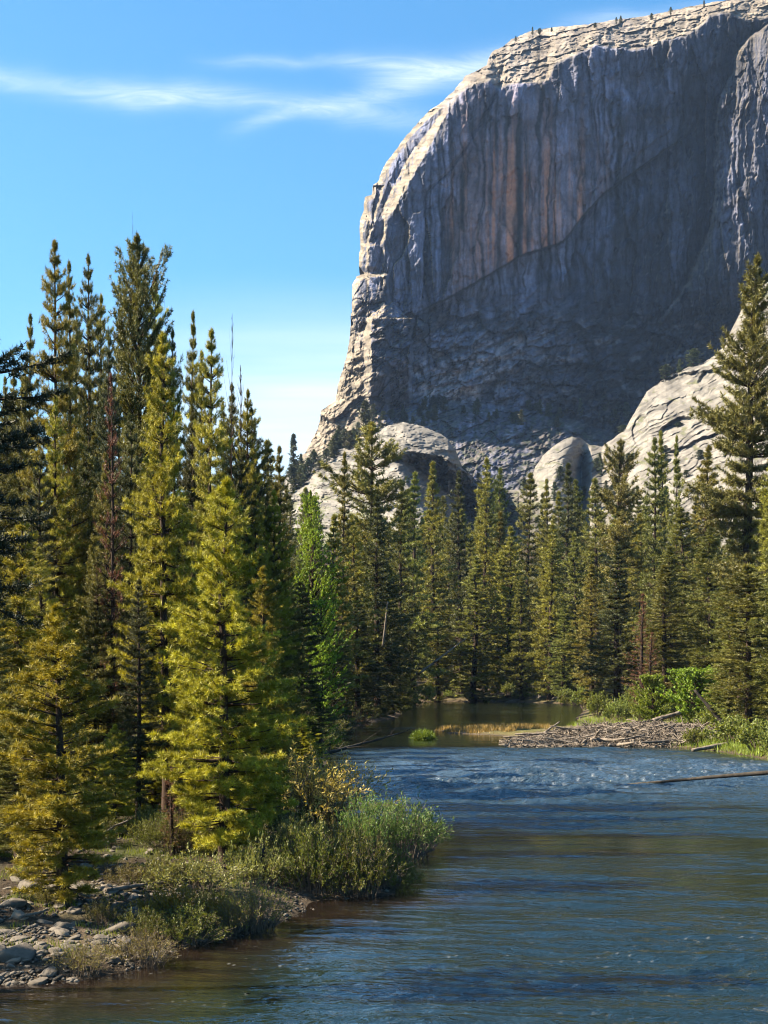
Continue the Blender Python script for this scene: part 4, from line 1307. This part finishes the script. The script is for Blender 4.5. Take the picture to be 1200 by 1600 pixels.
B_FAR = shrub('bank_shrub', 109, 3.4, 2.2, 60, 44, 0.22, 0.12, (0.272, 0.323, 0.076), 0.4, stem=0.012)

x, y, z = at_base(455, 1262)
bush(W_GOLD, 486, 1284, 235, 125, 'golden willow arching from the bank over the water')
bush(W_GOLD, 440, 1262, 130, 85, 'smaller golden willow behind the arching one')
bush(W_GREEN, 625, 1338, 150, 105, 'fresh green willow on the tip of the bank, reaching into the river')
bush(W_GREEN, 578, 1335, 110, 105, 'blue-green willow behind the tip of the bank')
bush(W_GREEN, 655, 1322, 90, 62, 'outermost small green willow touching the current')
bush(B_DARK, 560, 1392, 150, 100, 'dark green shrub over the muddy edge')
bush(B_DARK, 485, 1390, 130, 110, 'dense green shrub beside the burnt stump')
bush(B_DARK, 610, 1385, 100, 66, 'low dark shrub dipping toward the water')
bush(B_OLIV, 445, 1352, 110, 72, 'yellowish shrub behind the burnt stump')
bush(B_OLIV, 530, 1350, 120, 78, 'olive shrub in the thick of the bank scrub')
bush(W_PALE, 310, 1390, 160, 66, 'pale leafy willow scrub at the foot of the bright young pine')
bush(W_PALE, 400, 1378, 120, 76, 'pale willow scrub between the bright young pine and the stump')
bush(W_PALE, 255, 1378, 90, 56, 'small pale willow at the edge of the cobbles')
bush(B_ORNG, 272, 1432, 140, 56, 'orange-yellow heath shrub topping the dark hollow')
bush(B_ORNG, 335, 1440, 90, 54, 'orange heath shrub next to the twiggy one')
bush(B_DARK, 290, 1470, 130, 62, 'shaded shrub hanging over the water in the dark hollow')
bush(B_DARK, 225, 1462, 90, 50, 'shaded shrub at the inner end of the dark hollow')
bush(B_TWIG, 395, 1452, 130, 92, 'tan twiggy shrub bending down to the water')
bush(B_TWIG, 352, 1456, 90, 60, 'low twiggy shrub at the waterline')
bush(B_TWIG, 225, 1506, 120, 66, 'twiggy shrub over the brown shallows below the cobbles')
bush(B_TWIG, 130, 1518, 110, 58, 'dry twiggy shrub at the edge of the cobble bank')
bush(B_OLIV, 160, 1440, 70, 44, 'small olive shrub standing among the cobbles')
bush(B_OLIV, 75, 1410, 60, 26, 'mossy low shrub on the cobbles')
bush(B_OLIV, 200, 1378, 90, 34, 'low scrub under the short bushy pine')
bush(B_RED, 548, 1142, 70, 44, 'red-brown dead bush at the river bend')
for i in range(26):
    px = RNG.uniform(-20, 520); py = RNG.uniform(1265, 1330)
    bush((B_DARK, B_OLIV, W_PALE)[i % 3], px, py, RNG.uniform(60, 110), RNG.uniform(36, 70), 'undergrowth shrub in the shade between the trunks of the near grove', 'undergrowth shrubs under the near grove')
for i, (px, py, wd, h) in enumerate(((918, 1108, 40, 44), (935, 1120, 44, 40), (895, 1104, 40, 22), (850, 1096, 28, 14), (765, 1094, 22, 20), (663, 1096, 24, 24), (690, 1096, 18, 12),
                                     (1010, 1128, 50, 42), (1050, 1125, 50, 40), (965, 1128, 44, 36), (1120, 1140, 60, 42), (1090, 1138, 40, 36), (1150, 1160, 80, 44), (1190, 1170, 80, 46), (1085, 1162, 44, 26),
                                     (1215, 1180, 60, 50), (986, 1122, 36, 50))):
    lab = ['round yellow-green bush at the mouth of the far pool', 'yellow-green bush behind the end of the log jam', 'low bush on the far spit', 'small bush on the far sandy shore',
           'pale bush at the far water under the dark conifers', 'light bush on the far shore nearest the bend', 'tiny bush beside the far shore rocks', 'light green bush on top of the log jam',
           'light bush under the broadleaf trees', 'straw-green bush behind the log jam', 'bush at the right-hand end of the log jam', 'bush between the log jam and the green grass',
           'wide green bush on the grassy bank', 'leafy bush at the right border over the grass', 'small low bush at the grassy waterline', 'bush cut by the right border', 'upright sapling-like bush behind the drift logs'][i]
    bush(B_FAR, px, py, wd, h, lab)


# ------------------------------------------------------------------ grasses (nobody could count the blades)
def grass(name, region, n, h, wd, color, label, dens=None, seed=5):
    rng = np.random.default_rng(seed)
    x0, x1, y0, y1 = region
    x = rng.uniform(x0, x1, n); y = rng.uniform(y0, y1, n)
    sd = shore_dist(x, y)
    k = dens(x, y, sd)
    m = rng.uniform(0, 1, n) < k
    x, y, sd = x[m], y[m], sd[m]
    z = np.maximum(ground_z(x, y, sd), -0.1)
    n = len(x)
    hh = h * rng.uniform(0.4, 1.1, n)
    az = rng.uniform(0, 6.28, n); ln = rng.uniform(0.1, 0.6, n) * hh
    a = rng.uniform(0, 3.14, n)
    sx = np.cos(a) * wd / 2; sy = np.sin(a) * wd / 2
    V = np.stack([np.stack([x - sx, y - sy, z - 0.05], 1), np.stack([x + sx, y + sy, z - 0.05], 1),
                  np.stack([x + np.cos(az) * ln, y + np.sin(az) * ln, z + hh], 1)], 1).reshape(-1, 3)
    c = np.array(color)[None] * (1 + rng.normal(0, 0.2, (n, 1)) + 0.3 * fbm(x / 2, y / 2, seed, 2)[:, None])
    o = link_mesh(name, V, np.arange(n * 3).reshape(-1, 3), LEAF, col=np.repeat(np.clip(c, 0.01, 1), 3, 0))
    tag(o, label, None, None, 'stuff')


grass('golden_reeds', (3, 30, 92, 140), 200000, 0.42, 0.05, (0.26, 0.19, 0.07), 'golden reeds on the low bar in the river',
      lambda x, y, sd: ss(-0.8, 0.4, sd) * (1 - ss(11, 14, x)) * ss(108, 111, y - 0.0 * x) * (1 - ss(117, 121, y)) * ss(0.0, 0.3, 0.05 + fbm(x / 2, y / 2, 7, 2)))
grass('bank_grass', (16, 50, 55, 140), 240000, 0.45, 0.06, (0.15, 0.19, 0.03), 'bright green grass on the far side bank',
      lambda x, y, sd: ss(-0.3, 0.5, sd) * (1 - ss(12, 20, sd)) * ss(-0.1, 0.2, fbm(x / 3, y / 3, 8, 2) + 0.15 + 0.4 * (1 - ss(88, 95, y))) * (1 - 0.85 * ss(88, 92, y) * (1 - ss(26, 27, x))))
grass('bank_moss', (-14, 3, 22, 60), 260000, 0.12, 0.02, (0.12, 0.135, 0.02), 'short moss and grass between the cobbles',
      lambda x, y, sd: ss(0.1, 0.8, sd) * ss(0.08, 0.3, fbm(x / 0.9, y / 0.9, 12, 3) + 0.10 * ss(31, 33, y)))
tuft = shrub('grass_tuft', 140, 1.6, 0.5, 120, 20, 0.35, 0.03, (0.19, 0.26, 0.03), 0.3, stemm=LEAF)
tag(place(tuft, (662 - 600) / F * 101, 101, 0.62, 0.8, 0, -0.02), 'lone bright green grass tuft standing in the shallow water', 'grass tuft')

# ------------------------------------------------------------------ cobbles, boulders
def rock_proto(seed):
    rng = np.random.default_rng(seed)
    import bmesh
    bm = bmesh.new()
    bmesh.ops.create_icosphere(bm, subdivisions=4, radius=1.0)
    co = np.array([v.co[:] for v in bm.verts])
    for _ in range(9):
        nrm = unit(rng.normal(size=3)); lim = rng.uniform(0.5, 0.85)
        dd = co @ nrm
        co = co - np.maximum(0, dd - lim)[:, None] * nrm * 0.85
    r = 1 + 0.10 * fbm(co[:, 0] * 1.5 + seed, co[:, 1] * 1.5 + co[:, 2], seed, 4) + 0.04 * fbm(co[:, 0] * 6, co[:, 1] * 6 + co[:, 2] * 5, seed + 3, 3)
    co = co * r[:, None] * np.array([1, rng.uniform(0.6, 0.9), rng.uniform(0.35, 0.55)])
    fs = np.array([[v.index for v in f.verts] for f in bm.faces])
    bm.free()
    g = rng.uniform(0.055, 0.135)
    c = np.ones((len(co), 3)) * np.array((g, g * 0.86, g * 0.70)) * (1 + 0.2 * fbm(co[:, 0] * 3, co[:, 1] * 3 + co[:, 2] * 2, seed + 9, 3))[:, None]
    o = link_mesh('boulder' if seed > 505 else 'river_stone', co, fs, STONE, smooth=True, col=c)
    o['h'] = 1; o['r'] = 1
    return o


STONE = rock_mat('stone', 3.0, 0.03, 0.85)
RP = [rock_proto(500 + i) for i in range(6)]
BP = rock_proto(506)


def stone(x, y, s, label, group, dz=0.0, proto=None, cat='stone'):
    p = proto or RP[RNG.integers(0, 6)]
    z = float(ground_z(np.array([x]), np.array([y]))[0])
    o = place(p, x, y, s * RNG.uniform(0.7, 1.3), s, RNG.uniform(0, 6.28), max(z, -0.12) + dz, (RNG.uniform(-0.25, 0.25), RNG.uniform(-0.25, 0.25)))
    return tag(o, label, cat, group)


cnt = 0
while cnt < 270:
    if cnt < 60:
        px, py = RNG.uniform(-10, 150), RNG.uniform(1470, 1540)
    elif cnt < 190:
        px, py = RNG.uniform(-10, 260), RNG.uniform(1372, 1500)
    else:
        px, py = RNG.uniform(120, 300), RNG.uniform(1325, 1400)
    x, y, z = at_base(px, py)
    sd = shore_dist(np.array([x]), np.array([y]))[0]
    if sd < -0.5:
        continue
    s = 0.05 + 0.16 * RNG.random() ** 2.2
    stone(x, y, s, 'pale cobble, one of the many strewn over the near bank', 'cobbles strewn over the near bank')
    cnt += 1
for px, py, s, lab in ((22, 1494, 0.36, 'large dark boulder at the water by the cobbles'), (42, 1388, 0.28, 'pale flat-topped rock at the upper end of the cobbles'), (20, 1412, 0.30, 'broad pale rock by the left border'),
                       (118, 1424, 0.22, 'grey rounded boulder near the foot of the short bushy pine'), (190, 1452, 0.42, 'long flat pale slab of rock lying between two shrubs'), (95, 1450, 0.24, 'tilted pale rock in the middle of the cobbles'),
                       (200, 1506, 0.13, 'wet stone at the waterline below the twiggy shrub'), (60, 1536, 0.2, 'half-sunken rock at the corner of the brown shallows')):
    x, y, z = at_base(px, py)
    o = stone(x, y, s, lab, None, proto=BP, cat='boulder')
for i, (px, py, s) in enumerate(((742, 1096, 1.1), (770, 1097, 0.8), (800, 1097, 1.3), (820, 1096, 0.9), (845, 1097, 1.4), (868, 1098, 1.0), (650, 1096, 0.8), (786, 1092, 1.0), (672, 1095, 0.7), (835, 1088, 1.2), (884, 1099, 0.8), (728, 1097, 0.7))):
    x, y = wpt(px, py)
    stone(x, y, s, 'pale rock along the sandy shore of the far pool', 'rocks on the far shore', 0.1, cat='rock')

def gravel():
    rng = np.random.default_rng(31)
    n = 26000
    px = rng.uniform(-40, 620, n); py = rng.uniform(1330, 1545, n)
    y = (CAMH - 0.5) * F / (py - HZ); x = (px - 600) / F * y
    sd = shore_dist(x, y)
    k = (1 - ss(1.0, 5.0, sd)) * ss(-0.6, 0.1, sd) * ss(-0.25, 0.15, fbm(x / 1.2, y / 1.2, 61, 3)) * (0.35 + 0.65 * (1 - ss(-5.5, -4, x)))
    m = rng.uniform(0, 1, n) < k
    x, y, sd = x[m], y[m], sd[m]; n = len(x)
    z = ground_z(x, y, sd)
    o8 = np.array([(1, 0, 0), (-1, 0, 0), (0, 1, 0), (0, -1, 0), (0, 0, 1), (0, 0, -1), (.7, .7, .1), (-.7, .6, .2), (-.6, -.75, .1), (.7, -.65, .15)], float)
    fc = np.array([(0, 6, 4), (6, 2, 4), (2, 7, 4), (7, 1, 4), (1, 8, 4), (8, 3, 4), (3, 9, 4), (9, 0, 4), (6, 0, 5), (2, 6, 5), (7, 2, 5), (1, 7, 5), (8, 1, 5), (3, 8, 5), (9, 3, 5), (0, 9, 5)])
    s = (0.018 + 0.055 * rng.random(n) ** 2.5)[:, None]
    a = rng.uniform(0, 6.28, n); ca, sa = np.cos(a)[:, None], np.sin(a)[:, None]
    V = o8[None] * rng.uniform(0.7, 1.3, (n, 10, 3)) * s[:, :, None] * np.array([1.2, 0.9, 0.6])
    V = np.stack([V[..., 0] * ca - V[..., 1] * sa, V[..., 0] * sa + V[..., 1] * ca, V[..., 2]], -1) + np.stack([x, y, z + 0.01], 1)[:, None]
    T = (np.arange(n)[:, None, None] * 10 + fc[None]).reshape(-1, 3)
    g = rng.uniform(0.02, 0.125, (n, 1)) * np.array([[1, 0.88, 0.74]])
    o = link_mesh('gravel', V.reshape(-1, 3), T, STONE, col=np.repeat(g, 10, 0))
    tag(o, 'loose gravel between the cobbles of the near bank', None, None, 'stuff')


gravel()

# ------------------------------------------------------------------ logs and driftwood
def log(name, p0, p1, r0, r1, seed, matr, stubs=3, bend=0.04, n=14, sides=10):
    rng = np.random.default_rng(seed)
    p0 = np.array(p0, float); p1 = np.array(p1, float)
    L = np.linalg.norm(p1 - p0); d = (p1 - p0) / L
    t = np.linspace(0, 1, n)
    side = unit(np.cross(d, [0, 0, 1]))
    bow = side * 0 + np.array([0, 0, 1.0]) * 0
    off = np.cumsum(rng.normal(0, bend * L / n, (n, 3)), 0)
    off -= t[:, None] * off[-1]
    pts = p0 + (p1 - p0) * t[:, None] + off
    rad = r0 + (r1 - r0) * t; rad = rad * (1 + rng.normal(0, 0.07, n))
    pts = np.vstack([pts[0] - d * 0.001, pts, pts[-1] + d * 0.002]); rad = np.r_[rad[0] * 0.25, rad, rad[-1] * 0.2]
    bag = Bag(); bag.add(tube(pts, rad, sides))
    org = p0.copy()
    e = empty(name); e.location = org
    v, f = bag.get()
    link_mesh('trunk', v - org, f, matr, e, smooth=True)
    for k in range(stubs):
        i = rng.integers(2, n - 1)
        q = pts[i]; dv = unit(rng.normal(size=3) + d * 0.5 + np.array([0, 0, 0.4])); ln = L * rng.uniform(0.05, 0.16)
        v, f = tube(np.array([q, q + dv * ln * 0.5 + rng.normal(0, 0.03, 3), q + dv * ln]), np.array([rad[i] * 0.35, rad[i] * 0.22, 0.006]), 5)
        link_mesh('branch', v - org, f, matr, e, smooth=True)
    e['h'] = 1; e['r'] = 1
    return e


def wp(px, py, D):
    return ((px - 600) / F * D, D, CAMH + (HZ - py) / F * D)


# long pole reaching over the river from the right
l_ = log('fallen_log', (31.5, 51.8, 2.75), wp(976, 1226, 61.5), 0.24, 0.045, 3, DARKWOOD, 2, 0.012)
tag(l_, 'long dark fallen trunk reaching out over the river from the right-hand bank', 'log')
l_ = log('fallen_log', wp(1148, 1161, 88), wp(1082, 1172, 86), 0.16, 0.10, 4, DEADWOOD, 1, 0.01)
tag(l_, 'pale bare log slanting from the grassy bank into the water', 'log')
l_ = log('fallen_tree', wp(488, 1184, 82), wp(640, 1140, 92), 0.13, 0.02, 5, DARKWOOD, 14, 0.03)
tag(l_, 'dark dead tree with bare twigs lying out over the water at the bend', 'dead tree')
l_ = log('leaning_log', wp(655, 1052, 150), wp(730, 996, 152), 0.12, 0.05, 6, DEADWOOD, 2, 0.01)
tag(l_, 'thin pale dead trunk leaning across the front of the dark forest', 'log')
l_ = log('leaning_log', wp(1140, 1142, 99), wp(1085, 1078, 100), 0.22, 0.08, 7, DARKWOOD, 4, 0.03)
tag(l_, 'crooked leaning dead trunk beside the bright broadleaf tree', 'log')
l_ = log('fallen_log', wp(1020, 1126, 101), wp(1062, 1114, 102), 0.18, 0.14, 8, DEADWOOD, 1, 0.01)
tag(l_, 'pale straight log propped on the back of the log jam', 'log')
l_ = log('bleached_trunk', wp(598, 1010, 140), wp(606, 940, 140), 0.12, 0.07, 12, DEADWOOD, 2, 0.01)
tag(l_, 'thin bleached standing trunk in the dark stand at the river bend', 'dead trunk')
x, y, z = at_base(405, 1362)
l_ = log('burnt_stump', (x, y, z - 0.1), (x + 0.05, y, z + 0.52), 0.19, 0.13, 9, DARKWOOD, 2, 0.02, 8)
tag(l_, 'burnt black stump among the willow scrub', 'stump')
for i, (a, b, c, d_, r, lab) in enumerate(((165, 1398, 280, 1380, 0.05, 'long pale drift branch lying at the edge of the orange heath shrub'), (80, 1382, 140, 1412, 0.05, 'pale forked drift branch below the short bushy pine'),
                                        (60, 1378, 95, 1366, 0.035, 'thin bleached branch on the upper cobbles'), (130, 1320, 200, 1282, 0.05, 'fallen branch propped among the trunks, higher one'),
                                        (120, 1335, 190, 1310, 0.045, 'fallen branch propped among the trunks, lower one'), (30, 1440, 75, 1432, 0.03, 'short bleached stick across the cobbles'))):
    p0 = at_base(a, b); p1 = at_base(c, d_) if b > 1340 else (wp(c, d_, p0[1] + 0.4))
    l_ = log('drift_branch', (p0[0], p0[1], p0[2] + 0.07), (p1[0], p1[1], p1[2] + (0.12 if b > 1340 else 0)), r, r * 0.4, 20 + i, DEADWOOD, 5, 0.08)
    tag(l_, lab, 'branch')

# the jam: a few kinds of driftwood log, then copies heaped along the bar
JP = []
for i in range(7):
    L = (2.2, 3.4, 1.6, 4.4, 2.8, 5.5, 1.2)[i]
    JP.append(log('driftwood_log', (-L / 2, 0, 0), (L / 2, 0, 0), (0.10, 0.15, 0.07, 0.17, 0.09, 0.2, 0.14)[i], (0.05, 0.07, 0.03, 0.08, 0.04, 0.11, 0.1)[i], 40 + i, DEADWOOD, (2, 3, 2, 4, 5, 3, 3)[i], 0.06, 9, 7))
for i in range(2):
    JP.append(log('driftwood_log', (-1, 0, 0), (1, 0, 0), 0.12, 0.05, 60 + i, DEADWOOD, 16, 0.12, 9, 6))
for i in range(290):
    px = 795 + 330 * RNG.beta(1.5, 1.6); D = RNG.uniform(91, 100)
    hpx = np.interp(px, [800, 850, 920, 1000, 1060, 1110], [0.1, 0.3, 0.55, 0.6, 0.6, 0.25])
    x = (px - 600) / F * D
    zb = float(ground_z(np.array([x]), np.array([D]))[0])
    z = max(zb, 0) + hpx * RNG.random() ** 1.2 * ss(90.5, 93.5, D)
    o = place(JP[(0, 1, 2, 4, 6, 7, 8, 7, 8, 3)[RNG.integers(0, 10)]], x, D, None, None, RNG.normal(0, 0.9) + (3.14 if RNG.random() < 0.5 else 0), z + 0.03, (RNG.uniform(0, 6.28), RNG.normal(0, 0.15)))
    k = RNG.uniform(0.35, 0.8) if i % 9 else RNG.uniform(0.8, 1.15); o.scale = (k, k, k)
    tag(o, 'weathered drift log heaped in the log jam on the bar', 'drift log', 'drift logs heaped in the log jam')
for px, py, L in ((780, 1152, 3), (830, 1160, 2.2), (1130, 1134, 3.5)):
    D = 97 if py > 1125 else 150
    x = (px - 600) / F * D
    o = place(JP[RNG.integers(0, 6)], x, D, None, None, RNG.normal(0, 0.3), max(0.05, float(ground_z(np.array([x]), np.array([D]))[0]) + 0.1))
    o.scale = (0.9,) * 3
    tag(o, 'stray drift log lying apart from the jam along the shore', 'drift log', 'stray drift logs beside the jam')

def debris():
    rng = np.random.default_rng(88)
    n = 5200
    px = 790 + 340 * rng.beta(1.4, 1.5, n); D = rng.uniform(90.8, 100, n)
    x = (px - 600) / F * D
    z0 = np.maximum(ground_z(x, D), 0)
    z = z0 + np.interp(px, [800, 850, 920, 1000, 1060, 1110], [0.1, 0.3, 0.55, 0.6, 0.6, 0.25]) * rng.random(n) ** 1.3 * ss(90.5, 93.5, D)
    c = np.stack([x, D, z], 1)
    d = unit(rng.normal(size=(n, 3)) * np.array([1, 0.7, 0.35])); L = rng.uniform(0.2, 1.3, (n, 1)) * 0.5
    a = unit(np.cross(d, rng.normal(size=(n, 3)))); b = np.cross(d, a); r = rng.uniform(0.012, 0.05, (n, 1))
    bend = rng.normal(0, 0.08, (n, 3))
    V = []
    for t, k in ((-1, 1.0), (0, 0.9), (1, 0.45)):
        for q in range(3):
            V.append(c + d * L * t + bend * (1 - t * t) + (a * math.cos(q * 2.094) + b * math.sin(q * 2.094)) * r * k)
    V = np.stack(V, 1)
    fc = np.array([(s * 3 + q, s * 3 + (q + 1) % 3, s * 3 + 3 + (q + 1) % 3, s * 3 + 3 + q) for s in range(2) for q in range(3)])
    o = link_mesh('driftwood_debris', V.reshape(-1, 3), (np.arange(n)[:, None, None] * 9 + fc[None]).reshape(-1, 4), DEADWOOD)
    tag(o, 'tangle of broken twigs and bark packed between the drift logs', None, None, 'stuff')


debris()
for i in range(22):
    t_ = i / 21
    px = np.interp(t_, [0, 0.3, 0.55, 0.8, 1], [506, 520, 565, 622, 640]); py = np.interp(t_, [0, 0.3, 0.55, 0.8, 1], [1172, 1143, 1128, 1116, 1100])
    x, y = wpt(px - RNG.uniform(4, 14), py)
    o = place(B_DARK, x, y, RNG.uniform(1.4, 2.6), RNG.uniform(1.2, 2.2), RNG.uniform(0, 6.28), 0.0)
    tag(o, 'dark shrub at the waterline under the shaded conifers of the bend', 'bush', 'dark shrubs at the waterline of the bend')
for p_ in JP:                      # any kind not used in the jam yet joins it
    if 'label' not in p_:
        p_.location = (21, 97, 0.4); p_.scale = (0.6,) * 3
        tag(p_, 'weathered drift log heaped in the log jam on the bar', 'drift log', 'drift logs heaped in the log jam')


# ------------------------------------------------------------------ haze
def make_haze():
    m, t, o = mat('valley_haze')
    v = t.node('ShaderNodeVolumePrincipled')
    v.inputs['Color'].default_value = (0.40, 0.60, 1.0, 1)
    v.inputs['Density'].default_value = 0.00004
    v.inputs['Anisotropy'].default_value = 0.2
    t.l.new(v.outputs[0], o.inputs['Volume'])
    x0, x1, y0, y1, z0, z1 = -900, 900, -120, 1450, -4, 560
    vs = [(x, y, z) for z in (z0, z1) for y in (y0, y1) for x in (x0, x1)]
    fs = [(0, 2, 3, 1), (4, 5, 7, 6), (0, 1, 5, 4), (2, 6, 7, 3), (0, 4, 6, 2), (1, 3, 7, 5)]
    tag(link_mesh('haze', vs, fs, m), kind='stuff')


make_haze()
